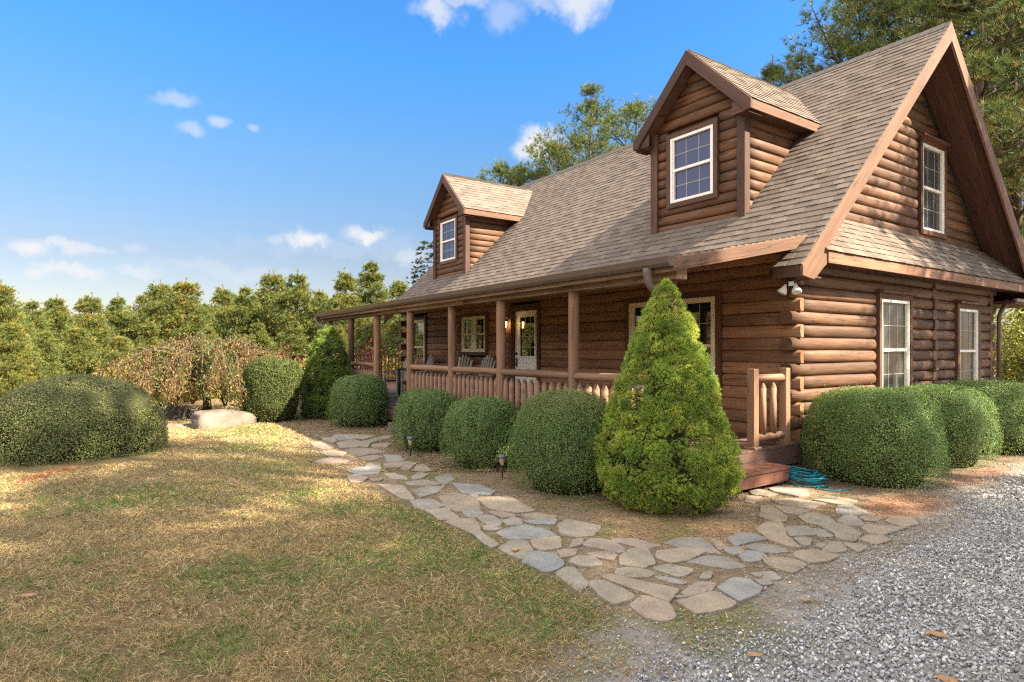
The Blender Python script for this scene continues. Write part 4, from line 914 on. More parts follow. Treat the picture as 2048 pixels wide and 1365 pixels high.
# ------------------------------------------------------------------ flagstone path
def path_mesh():
    V = []; Fc = []; TI = []; cols = [(.19, .187, .172), (.2, .182, .15), (.22, .187, .145), (.178, .178, .168), (.168, .184, .192), (.215, .18, .152), (.19, .178, .145)]
    for si, poly in enumerate(STONE_POLYS):
        P = [np.array(p) for p in poly]; c = sum(P) / len(P); P = [c + (p - c) * 1.095 for p in P]; far = c[0] < -3
        a2 = sum(P[i][0] * P[i - 1][1] - P[i - 1][0] * P[i][1] for i in range(len(P)))
        if a2 > 0: P = P[::-1]
        pts = []
        for i in range(len(P)):
            p, q = P[i], P[(i + 1) % len(P)]; d = np.linalg.norm(q - p); k = max(2, int(d / .03))
            nrm = np.array([-(q - p)[1], (q - p)[0]]) / (d + 1e-9)
            for j in range(k):
                t = j / k; w = 0 if j == 0 else R.uniform(-.007, .007); pts.append(p + (q - p) * t + nrm * w)
        # soften corners
        for _ in range(1): pts = [(pts[i - 1] + 2 * pts[i] + pts[(i + 1) % len(pts)]) / 4 for i in range(len(pts))]
        n = len(pts); tz = .008 + .013 * R.random(); tx, ty = R.uniform(-.01, .01), R.uniform(-.01, .01)
        col = np.array(R.choice(cols)) * R.uniform(.9, 1.1)
        if c[0] < -2.5 and R.random() < .5: col = np.array((.23, .185, .145)) * R.uniform(.85, 1.05)
        b = len(V); g0 = float(gh(c[0], c[1]))
        def z(p): return g0 + tz + (p - c)[0] * tx + (p - c)[1] * ty
        for s, dz in ((1.0, -.05), (1.0, -.004), (.988, 0.), (.66, .002), (.33, .001)):
            for p in pts:
                q = c + (p - c) * s; V.append((q[0], q[1], z(q) + dz + (.004 * (R.random() - .5) if s < .9 else 0))); TI.append(col * (.9 if dz < -.003 else 1) * (1))
        V.append((c[0], c[1], z(c))); TI.append(col); ci = len(V) - 1
        for r in range(4):
            for i in range(n): Fc.append((b + r * n + i, b + r * n + (i + 1) % n, b + (r + 1) * n + (i + 1) % n, b + (r + 1) * n + i))
        for i in range(n): Fc.append((b + 4 * n + i, b + 4 * n + (i + 1) % n, ci))
    me = bpy.data.meshes.new('path'); me.from_pydata(V, [], Fc); set_tint(me, np.array(TI)); return me
me = path_mesh(); m, nt, out = newmat('flagstone'); t = nd(nt, 'Attribute', attribute_name='tint').outputs['Color']; tc = nd(nt, 'TexCoord').outputs['Object']
n1 = noise(nt, tc, 5, 7, .68); n2 = noise(nt, tc, 45, 5, .7); n3 = noise(nt, mapping(nt, tc, (1, 1, 1), (7, 3, 1)), 1.7, 5)
c = mixc(nt, math_(nt, 'MULTIPLY', n3, .55), t, (.23, .17, .11)); hs = nd(nt, 'HueSaturation'); nt.links.new(c, hs.inputs['Color']); nt.links.new(math_(nt, 'MULTIPLY_ADD', math_(nt, 'ADD', n1, math_(nt, 'MULTIPLY', n2, .5)), 1.5, .16), hs.inputs['Value'])
pb = principled(nt, out, hs.outputs['Color'], .8, .25, bump(nt, math_(nt, 'ADD', n1, math_(nt, 'MULTIPLY', n2, .35)), .7, .018)); me.materials.append(m)
o = bpy.data.objects.new('path', me); link(o); o['kind'] = 'structure'
def on_stone(x, y):
    r = np.zeros(x.shape, bool)
    for p in STONE_POLYS:
        q = np.array(p); bb = (x > q[:, 0].min()) & (x < q[:, 0].max()) & (y > q[:, 1].min()) & (y < q[:, 1].max())
        if bb.any(): r[bb] |= inpoly(x[bb], y[bb], p)
    return r
def depth(x, y): return (x - CAM[0]) * FW[0] + (y - CAM[1]) * FW[1]
def in_view(x, y, m=.06):
    d = depth(x, y); l = (x - CAM[0]) * RT[0] + (y - CAM[1]) * RT[1]; return (d > 1.) & (np.abs(l) < d * (.843 + m) + .6)

# ------------------------------------------------------------------ gravel
def gravel():
    n = 440000; x = rng.uniform(-.5, 8, n); y = rng.uniform(-7.5, 10, n); ok = in_view(x, y); x, y = x[ok], y[ok]
    g = grav_sd(x, y); gw = g + .55 * (fbm(x, y, 1.6, 41) - .5); full = sstep(-.15, .55, gw); pr = np.maximum(full, .33 * sstep(-.75, -.1, gw))
    pr *= 1 - .6 * sstep(.58, .7, fbm(x, y, 1.1, 52)) * (g < .9); pr = pr * np.where(depth(x, y) > 6.5, .5, 1)
    red = np.hypot((x - 1.6) / .4, (y + .75) / .8) < 1; pr = np.where(red, pr * .25, pr)
    k = (rng.random(len(x)) < pr) & ~on_stone(x, y) & ~((lawn_sd(x, y) > .35) & (g < -.1)); x, y, full = x[k], y[k], full[k]; n = len(x)
    s = rng.uniform(.005, .0125, n) * np.where(depth(x, y) > 6.5, 1.4, 1.) * np.where(rng.random(n) < .06, 1.5, 1) * (.5 + .5 * full)
    # base pebble: octahedron-like 14-face stone
    ico = np.array([(0, 0, 1), (.9, 0, .35), (.28, .86, .4), (-.73, .53, .33), (-.73, -.53, .42), (.28, -.86, .36), (.7, .5, -.4), (-.3, .8, -.5), (-.9, 0, -.35), (-.3, -.85, -.4), (.7, -.5, -.45), (0, 0, -.8)])
    tr = np.array([(0, 1, 2), (0, 2, 3), (0, 3, 4), (0, 4, 5), (0, 5, 1), (1, 6, 2), (2, 6, 7), (2, 7, 3), (3, 7, 8), (3, 8, 4), (4, 8, 9), (4, 9, 5), (5, 9, 10), (5, 10, 1), (1, 10, 6)])
    A = rand_unit(n); B = unit(np.cross(A, rand_unit(n))); Cc = np.cross(A, B)
    sc = np.stack([rng.uniform(.8, 1.5, n), rng.uniform(.7, 1.1, n), rng.uniform(.5, .9, n)], -1) * s[:, None]
    V = ico[None] * (1 + .28 * rng.normal(size=(n, 12, 1)) * .8)
    W = V[..., 0:1] * (A * sc[:, :1])[:, None] + V[..., 1:2] * (B * sc[:, 1:2])[:, None] + V[..., 2:3] * (Cc * sc[:, 2:])[:, None]
    zz = gh(x, y) + s * .35 + rng.uniform(0, .012, n); W += np.stack([x, y, zz], -1)[:, None]
    base = np.array([(.27, .272, .275), (.38, .382, .385), (.47, .472, .47), (.6, .6, .59), (.45, .4, .34), (.32, .32, .31)])
    t = base[rng.choice(6, n, p=[.14, .30, .27, .13, .07, .09])] * rng.uniform(.75, 1.25, (n, 1))
    me = bpy.data.meshes.new('gravel'); nv = n * 12; nf = n * len(tr)
    me.vertices.add(nv); me.vertices.foreach_set('co', W.astype(np.float32).ravel()); L = (tr[None] + (np.arange(n) * 12)[:, None, None]).reshape(-1).astype(np.int32)
    me.loops.add(nf * 3); me.loops.foreach_set('vertex_index', L); me.polygons.add(nf); me.polygons.foreach_set('loop_start', np.arange(0, nf * 3, 3, dtype=np.int32))
    set_tint(me, np.repeat(t, 12, 0)); me.update(calc_edges=True); return me
me = gravel(); m, nt, out = newmat('gravel_stone'); t = nd(nt, 'Attribute', attribute_name='tint').outputs['Color']; tc = nd(nt, 'TexCoord').outputs['Object']; n1 = noise(nt, tc, 110, 4, .7)
hs = nd(nt, 'HueSaturation'); nt.links.new(t, hs.inputs['Color']); nt.links.new(math_(nt, 'MULTIPLY_ADD', n1, 1.2, .4), hs.inputs['Value']); principled(nt, out, hs.outputs['Color'], .8, .25, bump(nt, n1, .4, .004)); me.materials.append(m)
o = bpy.data.objects.new('gravel', me); link(o); tag(o, 'loose grey gravel of the driveway in the lower right corner', 'gravel', kind='stuff')

# ------------------------------------------------------------------ lawn
def grass():
    parts = []; tints = []
    for (d0, d1, dens, wd, hh) in ((1.2, 3.6, 15000, .0038, .056), (3.6, 6, 8500, .0054, .055), (6, 9.5, 4200, .008, .052), (9.5, 17, 1700, .013, .055)):
        area = (d1 - d0) * (d1 + d0) * .9; n = int(area * dens)
        d = np.sqrt(rng.uniform(d0 ** 2, d1 ** 2, n)); l = rng.uniform(-.9, .9, n) * d
        x = CAM[0] + d * FW[0] + l * RT[0]; y = CAM[1] + d * FW[1] + l * RT[1]
        sd = lawn_sd(x, y); nz = fbm(x, y, 4, 61)
        pr = sstep(-.12, .28, sd + .35 * (nz - .5)); pr = np.maximum(pr, .16 * (sd > -.7) * (sstep(.55, .7, fbm(x, y, 2.2, 71)))); pr *= .22 + .78 * sstep(.36, .58, fbm(x, y, 9, 66))
        ok = (rng.random(n) < pr) & ~on_stone(x, y) & (grav_sd(x, y) < .5)
        ok &= ~((np.abs(x + 6.9) < 1.2) & (np.abs(y + 7.85) < .8)); x, y = x[ok], y[ok]; n = len(x)
        gr = greenness(x, y); isg = rng.random(n) < .05 + gr * .8
        h = hh * rng.uniform(.35, 1.25, n) * np.where(isg, 1.25, 1.); lean = rng.normal(size=(n, 2)) * (.85 if True else 1)
        dirv = unit(np.stack([lean[:, 0], lean[:, 1], rng.uniform(.35, 1., n)], -1)); s = unit(np.cross(dirv, rand_unit(n))) * (wd * rng.uniform(.6, 1.3, n))[:, None] * .5
        b = np.stack([x, y, gh(x, y) - .004], -1); mid = b + dirv * (h * .55)[:, None]; tip = b + dirv * h[:, None]; bend = np.concatenate([lean * .25, np.full((n, 1), -.12)], 1) * h[:, None]; tip = tip + bend
        parts.append(np.stack([b - s, b + s, mid + s * .8, tip, mid - s * .8], 1))
        straw = np.array([(.60, .46, .23), (.48, .35, .175), (.34, .245, .12), (.64, .52, .3)])[rng.choice(4, n, p=[.32, .3, .22, .16])]
        grn = np.array([(.2, .28, .075), (.27, .32, .09), (.15, .235, .08)])[rng.choice(3, n)]
        t = np.where(isg[:, None], grn, straw)
        pt = rng.random(n) < .75 * (1 - sstep(.02, .17, pdist(x, y, PAINT) + .14 * (fbm(x, y, 6, 91) - .4))); t = np.where(pt[:, None], np.array((.5, .13, .075)), t)
        tints.append(t)
    V = np.concatenate(parts); t = np.concatenate(tints)
    return raw_mesh('grass', V.reshape(-1, 3), 5, M['bladeg'], t)
o = bpy.data.objects.new('grass', grass()); link(o); tag(o, 'dry straw-brown lawn with patches of green grass', 'lawn', kind='stuff')
def mulch():
    n = 150000; x = rng.uniform(-10, 2.6, n); y = rng.uniform(-6.2, 1.5, n); ok = in_view(x, y) & ((y < -2.3) | (x > .2)); x, y = x[ok], y[ok]; n = len(x)
    nearT = np.hypot((x - .6) / 1.3, (y + 3.2) / .9) < 1
    ok = (lawn_sd(x, y) < .3) & ~on_stone(x, y) & (grav_sd(x, y) < .25) & (nearT | (y > -4.0 + .3 * np.sin(x)) | (rng.random(n) < .5))
    x, y = x[ok], y[ok]; n = len(x); a = rng.uniform(0, 2 * PI, n); L = rng.uniform(.008, .06, n) * np.where(depth(x, y) > 8, 1.5, 1); w = .0022 * np.where(depth(x, y) > 8, 2.2, 1)
    d = np.stack([np.cos(a), np.sin(a), rng.normal(size=n) * .12], -1); s = np.stack([-np.sin(a), np.cos(a), np.zeros(n)], -1) * w[:, None]
    c = np.stack([x, y, gh(x, y) + rng.uniform(.004, .016, n)], -1); V = np.stack([c - s, c + s, c + d * L[:, None] + s, c + d * L[:, None] - s], 1)
    t = np.array([(.42, .3, .17), (.3, .2, .11), (.5, .41, .29), (.2, .13, .08)])[rng.choice(4, n)]
    return raw_mesh('mulch', V.reshape(-1, 3), 4, M['bladeg'], t)
o = bpy.data.objects.new('mulch', mulch()); link(o); tag(o, 'dry brown pine-straw mulch between the shrubs and the stone path', 'mulch', kind='stuff')

# ------------------------------------------------------------------ clipped shrubs
GREENS = np.array([(.105, .19, .052), (.145, .245, .065), (.08, .145, .045), (.19, .29, .075), (.215, .265, .085)])
def shrub_surface(n, rx, ry, h, ex=2.6, exz=2.4, lump=.05, seed=0):
    """rounded-box mound: e sets how square the shoulder is"""
    e = 2. / (exz + .9); m = int(n * 1.6); t = rng.uniform(0, PI / 2, m); a = rng.uniform(0, 2 * PI, m)
    r = np.cos(t) ** e; z = np.sin(t) ** e; ok = rng.random(m) < np.clip(r + .12, 0, 1); t, a, r, z = t[ok][:n], a[ok][:n], r[ok][:n], z[ok][:n]; z = z + rng.uniform(-.5, .5, len(z)) * .03
    k = (np.abs(np.cos(a)) ** ex + np.abs(np.sin(a)) ** ex) ** (-1 / ex)
    taper = 1 - .06 * (1 - sstep(-.05, .38, z))
    lum = 1 + lump * (fbm(np.cos(a) * 1.3 + 9 + z, np.sin(a) * 1.3 + z * 1.7 + 3, 1.3, seed) - .5) * 2 + lump * .5 * (vn(np.cos(a) * 3 + z * 2, np.sin(a) * 3 - z * 2 + 7, 1.8, seed + 2) - .5)
    P = np.stack([r * k * np.cos(a) * rx * taper * lum, r * k * np.sin(a) * ry * taper * lum, np.maximum(z, .01) * h * (.6 + .4 * lum)], -1)
    nr = np.cos(t) ** (2 - e) / 1.; nz_ = np.sin(t) ** (2 - e)
    N = unit(np.stack([nr * np.cos(a) / rx, nr * np.sin(a) / ry, nz_ / h], -1)); return P, N
def shrub(name, c, rx, ry, h, n, leaf, label, cat, group=None, rz=0., tints=GREENS, ex=2.6, exz=2.4, lump=.085, gap=.75, mat='leaf', top=None, seed=0):
    P, N = shrub_surface(n, rx, ry, h, ex, exz, lump, seed)
    inn = rng.random(len(P)) ** 2.2 * .17; P = P - N * inn[:, None] * min(rx, h) + rng.normal(size=P.shape) * .012
    k = fbm(P[:, 0] * 3 + P[:, 2] * 2.2, P[:, 1] * 3 - P[:, 2] * 1.7, 2.2, seed + 7); keep = (rng.random(len(P)) > gap * sstep(.54, .7, k)); P, N, k = P[keep], N[keep], k[keep]
    t = tints[rng.choice(len(tints), len(P))] * (.8 + .5 * k)[:, None]
    if top is not None: hh = (P[:, 2] / h)[:, None]; sel = (rng.random((len(P), 1)) < .5 * sstep(.6, 1., hh)); t = np.where(sel, np.array(top), t)  # upper leaves recoloured yellowish to look sunlit
    L = leaf * rng.uniform(.7, 1.25, len(P)); V = leaves(P, N, L, L * .55, .75)
    ns = 170; j = rng.integers(0, len(P), ns); sp = np.repeat(P[j], 9, 0); sd_ = np.repeat(unit(N[j] + .5 * rand_unit(ns) + np.array((0, 0, .35))), 9, 0); sl = np.tile(np.linspace(0, 1, 9), ns)[:, None] * np.repeat(rng.uniform(.02, .15, ns), 9)[:, None]
    V = np.concatenate([V, leaves(sp + sd_ * sl + rng.normal(size=sp.shape) * .006, rand_unit(len(sp)), leaf, leaf * .5, 1.)]); t = np.concatenate([t, np.repeat(tints[rng.choice(len(tints), ns)] * 1.2, 9, 0)])
    me = raw_mesh('foliage', V, 4, M[mat], t)
    # twiggy body that fills the inside
    root = empty(name, c, rz, label, cat, group)
    link(bpy.data.objects.new('foliage', me), root)
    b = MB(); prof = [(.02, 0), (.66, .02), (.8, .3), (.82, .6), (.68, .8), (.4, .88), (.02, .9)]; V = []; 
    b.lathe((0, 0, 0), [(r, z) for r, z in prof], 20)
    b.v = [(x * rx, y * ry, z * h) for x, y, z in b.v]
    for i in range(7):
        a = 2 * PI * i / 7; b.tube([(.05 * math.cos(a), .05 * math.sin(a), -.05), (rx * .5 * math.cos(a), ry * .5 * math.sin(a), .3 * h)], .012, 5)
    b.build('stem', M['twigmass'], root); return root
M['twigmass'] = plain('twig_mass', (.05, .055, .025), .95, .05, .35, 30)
BG = 'clipped boxwood shrubs around the log cabin'
gzf = lambda x, y: float(gh(x, y))
def box(c, rx, ry, h, n, leaf, label, **kw): return shrub('boxwood_shrub', (c[0], c[1], gzf(*c)), rx, ry, h, n, leaf, label, 'shrub', BG, **kw)
box((-8.02, -3.1), .67, .62, 1.06, 46000, .023, 'round clipped boxwood below the far porch railing, beside the two-tiered spruce', seed=1)
box((-4.42, -3.25), .6, .56, .95, 52000, .019, 'clipped boxwood at the porch opening with a small path light at its foot', seed=2)
box((-2.72, -3.28), .57, .54, .93, 60000, .0165, 'smallest clipped boxwood of the porch row, left neighbour of the largest one', seed=3)
box((-1.0, -3.2), .66, .6, 1.12, 92000, .0145, 'largest clipped boxwood of the porch row, touching the bright green spruce', seed=4, top=(.2, .2, .07))
box((.82, .22), .78, .74, 1.13, 110000, .0165, 'big dark boxwood at the log corner with a teal hose at its foot', seed=5)
box((.74, 2.2), .72, .8, 1.09, 70000, .019, 'boxwood under the first tall gable window, middle one along the gable wall', seed=6)
box((.72, 4.15), .8, .88, 1.1, 56000, .021, 'boxwood farthest along the gable wall, under the second tall window', seed=8)
OL = np.array([(.12, .16, .05), (.165, .2, .06), (.095, .135, .042), (.22, .235, .08), (.26, .25, .1)])
shrub('evergreen_shrub', (-7.0, -7.95, gzf(-7.2, -7.95) - .06), .92, 1.3, 1.27, 95000, .023, 'very wide mounded evergreen shrub at the left edge of the lawn, half in shadow', 'shrub', rz=.15, tints=OL, ex=2.1, exz=1.35, lump=.09, top=(.2, .19, .08), seed=9)
shrub('evergreen_shrub', (-9.88, -4.4, gzf(-9.88, -4.4)), .62, .66, 1.4, 36000, .03, 'boxy sunlit evergreen shrub behind the large boulder, right of the weeping tree', 'shrub', tints=np.array([(.06, .09, .02), (.09, .12, .025), (.12, .14, .03), (.045, .065, .02)]), ex=3.2, exz=3., lump=.09, gap=.8, seed=10)

# ------------------------------------------------------------------ dwarf spruces
SPT = np.array([(.34, .46, .09), (.43, .52, .10), (.26, .38, .08), (.5, .55, .11)])
def spruce(c, prof, ncl, rc, ntuft, per, nl, label, tints=SPT, seed=0, rag=.07):
    """cone of rounded clumps, each clump a ball of short fine needles"""
    root = empty('dwarf_spruce', c, 0, label, 'spruce'); H = prof[-1][1]
    zs = np.array([p[1] for p in prof]); rs = np.array([p[0] for p in prof])
    z = rng.uniform(0, 1, ncl * 4) ** 1.05 * H; r = np.interp(z, zs, rs); ok = rng.random(len(z)) < (r + .04) / (rs.max() + .04); z, r = z[ok][:ncl], r[ok][:ncl]; k = len(z)
    a = rng.uniform(0, 2 * PI, k); lum = 1 + 2.6 * rag * (fbm(np.cos(a) * 1.5 + 5, np.sin(a) * 1.5 + z * 1.9, 1.3, seed) - .5)
    q = rc * rng.uniform(.6, 1.25, k) * (.55 + .45 * np.clip(r / rs.max() * 1.6, 0, 1)); rr = np.maximum(r * lum - q * rng.uniform(.55, 1.25, k), 0)
    K = np.stack([rr * np.cos(a), rr * np.sin(a), z], -1); out = unit(np.stack([np.cos(a), np.sin(a), np.full(k, .35)], -1))
    C = np.repeat(K, ntuft, 0); D = unit(np.repeat(out, ntuft, 0) * .75 + rand_unit(k * ntuft)); C = C + D * (np.repeat(q, ntuft) * rng.uniform(.55, 1., k * ntuft))[:, None] * np.array((1, 1, .85)); C[:, 2] = np.maximum(C[:, 2], .03)
    V = needles(C, D, per, nl * rng.uniform(.7, 1.3, len(C)), nl * .19, .9, -.1)
    ct = tints[rng.choice(len(tints), k)] * rng.uniform(.75, 1.2, (k, 1)); t = np.repeat(ct, ntuft, 0)
    brown = (rng.random(len(C)) < .16 * (np.hypot(C[:, 0], C[:, 1]) < .6 * np.interp(C[:, 2], zs, rs))) | ((C[:, 2] < .14) & (rng.random(len(C)) < .3)); t = np.where(brown[:, None], np.array((.2, .13, .06)), t)
    link(bpy.data.objects.new('crown', raw_mesh('crown', V, 3, M['spruce'], np.repeat(t, per, 0))), root)
    b = MB(); b.tube([(0, 0, -.1), (0, 0, H * .5), (0, 0, H * .9)], [.06, .04, .008], 7)
    for i in range(90):
        zz = R.uniform(.06, .9) * H; w = R.uniform(0, 2 * PI); r_ = float(np.interp(zz, zs, rs)) * .8; b.tube([(0, 0, zz - .06), (r_ * .6 * math.cos(w), r_ * .6 * math.sin(w), zz), (r_ * math.cos(w), r_ * math.sin(w), zz + .05)], [.014, .009, .004], 4)
    pr = [(.02, .02)] + [(max(.01, r_ * .36), max(.03, z_ * .8)) for r_, z_ in prof[1:]]; b.lathe((0, 0, 0), pr, 14, 1)
    b.build('trunk', [M['bark'], M['twigmass']], root); return root
spruce((.1, -2.72, GZ), [(.5, 0), (.66, .1), (.76, .36), (.73, .62), (.64, .85), (.55, 1.1), (.47, 1.38), (.38, 1.65), (.27, 1.92), (.17, 2.15), (.09, 2.27), (.02, 2.34)], 1150, .095, 34, 10, .032, 'bright green cone-shaped dwarf spruce by the porch corner, in front of the big window', seed=3)
spruce((-10.0, -3.15, GZ), [(.42, 0), (.62, .1), (.6, .42), (.44, .66), (.5, .72), (.56, .9), (.5, 1.25), (.38, 1.7), (.22, 2.0), (.1, 2.12), (.02, 2.16)], 600, .11, 24, 9, .05, 'two-tiered yellow-green spruce at the far corner post of the porch', tints=SPT * np.array((.62, .68, .8)), seed=6, rag=.05)

# ------------------------------------------------------------------ weeping tree
def weeping(c):
    root = empty('weeping_cherry', c, 0, 'weeping ornamental tree with drooping brown-green autumn leaves behind the boulder', 'tree')
    t = MB(); t.tube([(0, 0, -.1), (.03, .02, .3), (.08, -.02, .7), (.05, .03, 1.1), (.1, 0, 1.45)], [.13, .1, .085, .075, .05], 9, jit=.2)
    P = []; tw = []
    for i in range(64):
        a = 2 * PI * i / 64 + R.uniform(-.2, .2); L = R.uniform(.9, 2.35); z0 = R.uniform(.9, 1.45); top = R.uniform(1.4, 1.95) - .25 * (L - 1.4)
        pts = []; 
        for k in range(9):
            s = k / 8; r = L * (s ** .8); zz = z0 + (top - z0) * math.sin(min(1, s * 1.9) * PI / 2) - max(0, s - .45) ** 1.6 * R.uniform(1.4, 2.4)
            pts.append(Vector((.08 + r * math.cos(a + .12 * math.sin(3 * s + i)), r * math.sin(a + .12 * math.sin(3 * s + i)), max(.25, zz))))
        t.tube(pts, [.022 * (1 - .8 * q / 8) + .003 for q in range(9)], 5)
        for q in range(3, 9):
            for _ in range(3):
                b = pts[q] + Vector((R.uniform(-.1, .1), R.uniform(-.1, .1), R.uniform(-.05, .05))); ln = R.uniform(.25, .8); e = b + Vector((R.uniform(-.12, .12), R.uniform(-.12, .12), -min(ln, max(.1, b.z - R.uniform(.4, .75)))))
                tw.append((b, e)); 
                for s in np.linspace(0, 1, 9): P.append(b.lerp(e, s))
    for b, e in tw: t.tube([b, e], [.004, .002], 3, 1, caps=False)
    t.build('trunk', [M['bark'], M['twig']], root)
    P = np.repeat(np.array([tuple(p) for p in P]), 6, 0); n = len(P); P = P + rng.normal(size=(n, 3)) * .045
    N = unit(rng.normal(size=(n, 3)) + np.array([0, 0, .2])); nn = unit(N); ax = unit(np.array([0, 0, -1.]) + .55 * rng.normal(size=(n, 3))); b = unit(np.cross(ax, nn)); L = rng.uniform(.04, .072, (n, 1)); Wd = L * .2
    V = np.stack([P, P + ax * L * .45 - b * Wd, P + ax * L, P + ax * L * .45 + b * Wd], 1).reshape(-1, 3)
    cl = fbm(P[:, 0] * 2 + P[:, 2], P[:, 1] * 2, 1., 4)
    tn = np.array([(.24, .14, .075), (.17, .1, .062), (.21, .175, .06), (.13, .175, .05), (.3, .2, .08)]); ch = np.where(rng.random(n) < sstep(.45, .65, cl), rng.choice([2, 3], n), rng.choice([0, 1, 4, 2], n)); t_ = tn[ch]
    link(bpy.data.objects.new('crown', raw_mesh('crown', V, 4, M['cleaf'], t_)), root)
p_ = at(412, 14.7); weeping((p_[0], p_[1], gzf(p_[0], p_[1])))

# ------------------------------------------------------------------ rocks
def rock(name, c, r, label, seed, mat='rock', rz=0., cat='boulder'):
    import bmesh
    bm = bmesh.new(); bmesh.ops.create_icosphere(bm, subdivisions=4, radius=1.)
    V = np.array([v.co[:] for v in bm.verts]); a = unit(V)
    d = 1 + .55 * (fbm(a[:, 0] * 1.2 + 5, a[:, 1] * 1.2 + a[:, 2] * .9, 1.1, seed) - .5) + .1 * (fbm(a[:, 0] * 4 + a[:, 2] * 3, a[:, 1] * 4, 1.4, seed + 1) - .5)
    sq = np.sign(a) * np.abs(a) ** .6; W = sq * d[:, None] * np.array(r)
    for v, p in zip(bm.verts, W): v.co = p
    me = bpy.data.meshes.new(name); bm.to_mesh(me); bm.free(); me.materials.append(M[mat]); me.polygons.foreach_set('use_smooth', np.ones(len(me.polygons), bool))
    o = bpy.data.objects.new(name, me); link(o); o.location = c; o.rotation_euler = (0, 0, rz); return tag(o, label, cat)
rock('boulder', (-9.65, -5.5, -.42), (.46, .66, .33), 'large pale flat-topped boulder at the edge of the lawn in front of the weeping tree', 3, rz=.2)
p_ = at(350, 14.3); rock('boulder', (p_[0], p_[1], -.45), (.4, .55, .36), 'dark shaded boulder left of the large pale boulder, under the weeping tree', 5, 'darkrock')
p_ = at(338, 12.6); rock('rock', (p_[0], p_[1], -.46), (.2, .26, .12), 'small grey rock peeking out behind the wide mounded shrub', 8, 'rock', cat='rock')
p_ = at(374, 12.9); rock('rock', (p_[0], p_[1], -.43), (.06, .11, .07), 'small pale stone at the left foot of the large boulder', 9, 'rock', cat='rock')

# ------------------------------------------------------------------ path lights, hose, fallen leaves
def path_light(x, y, label):
    t = empty('path_light', (x, y, gzf(x, y)), R.random(), label, 'path light', 'solar lights along the path')
    b = MB(); b.tube([(0, 0, -.05), (0, 0, .16)], .008, 8); b.build('stake', M['black'], t)
    b = MB(); b.lathe((0, 0, .155), [(.012, 0), (.022, .01), (.036, .07), (.04, .1)], 14); b.build('lens', M['lens'], t)
    b = MB(); b.lathe((0, 0, .255), [(.062, 0), (.058, .016), (.045, .032), (.02, .04), (.004, .041)], 16); b.build('cap', M['capgrey'], t)
M['lens'] = plain('frosted_lens', (.5, .4, .22), .3, .4, .08, 20); M['capgrey'] = plain('grey_cap', (.09, .105, .125), .4, .45, .05, 20)
path_light(-3.95, -3.8, 'solar path light in front of the boxwood at the porch opening'); path_light(-1.85, -3.52, 'solar path light standing in the gap left of the largest boxwood of the porch row')
b = MB()
for i in range(9):
    c0 = Vector((.42 + R.uniform(-.05, .08), -.66 + R.uniform(-.05, .05), GZ + .015 + i * .016)); r0 = R.uniform(.15, .23); ph = R.random() * 6; til = R.uniform(-.22, .22)
    b.tube([c0 + Vector((r0 * 1.2 * math.cos(q * PI / 12 + ph), r0 * .9 * math.sin(q * PI / 12 + ph), .012 * math.sin(q * .7 + ph) + til * .3 * r0 * math.cos(q * PI / 12))) for q in range(24)], .009, 7, jit=.0)
b.tube([(.6, -.72, GZ + .03), (.75, -.86, GZ + .012), (.86, -.84, GZ + .01), (.98, -.6, GZ + .012)], .009, 6)
o = b.build('garden_hose', M['hose']); tag(o, 'coiled teal garden hose on the ground between the side step and the corner boxwood', 'hose')
M['dleaf'] = plain('dry_leaf', (.36, .2, .1), .7, .2, .25, 40)
def fallen(x, y, s, rz, label):
    b = MB(); n = 9; V = []; F = []
    for i in range(n):
        u = i / (n - 1); w = s * .26 * math.sin(PI * min(1, u * .93 + .04)) ** .8; zc = .012 + .35 * s * (u - .5) ** 2
        for k, q in enumerate((-1, 0, 1)): V.append(((u - .5) * s, q * w + .02 * s * math.sin(7 * u), zc + abs(q) * w * .45))
    for i in range(n - 1):
        for k in range(2): F.append((i * 3 + k, i * 3 + k + 1, (i + 1) * 3 + k + 1, (i + 1) * 3 + k))
    b.add(V, F, 0, (1, 0, 0), True); o = b.build('fallen_leaf', M['dleaf']); o.location = (x, y, gzf(x, y) + .006); o.rotation_euler = (R.uniform(-.1, .1), R.uniform(-.1, .1), rz); tag(o, label, 'leaf', 'fallen dry leaves')
for a in ((2.38, -4.0, .08, 1.9, 'small reddish dry leaf on the gravel at the edge of the flagstones'), (3.06, -3.85, .11, .4, 'curled tan leaf lying in the middle of the gravel'), (3.3, -4.35, .12, .2, 'long tan leaf on the gravel near the bottom edge'), (-2.32, -7.04, .09, .7, 'pale leaf lying alone in the middle of the lawn'),
          (.54, -4.97, .1, 2.4, 'reddish leaf on the lawn edge of the flagstone path'), (-.5, -8.1, .1, 1.2, 'pinkish leaf on the sunlit lawn near the left edge'), (2.62, -4.9, .09, 1.1, 'brown leaf on the thin gravel below the last flagstones')): fallen(*a)
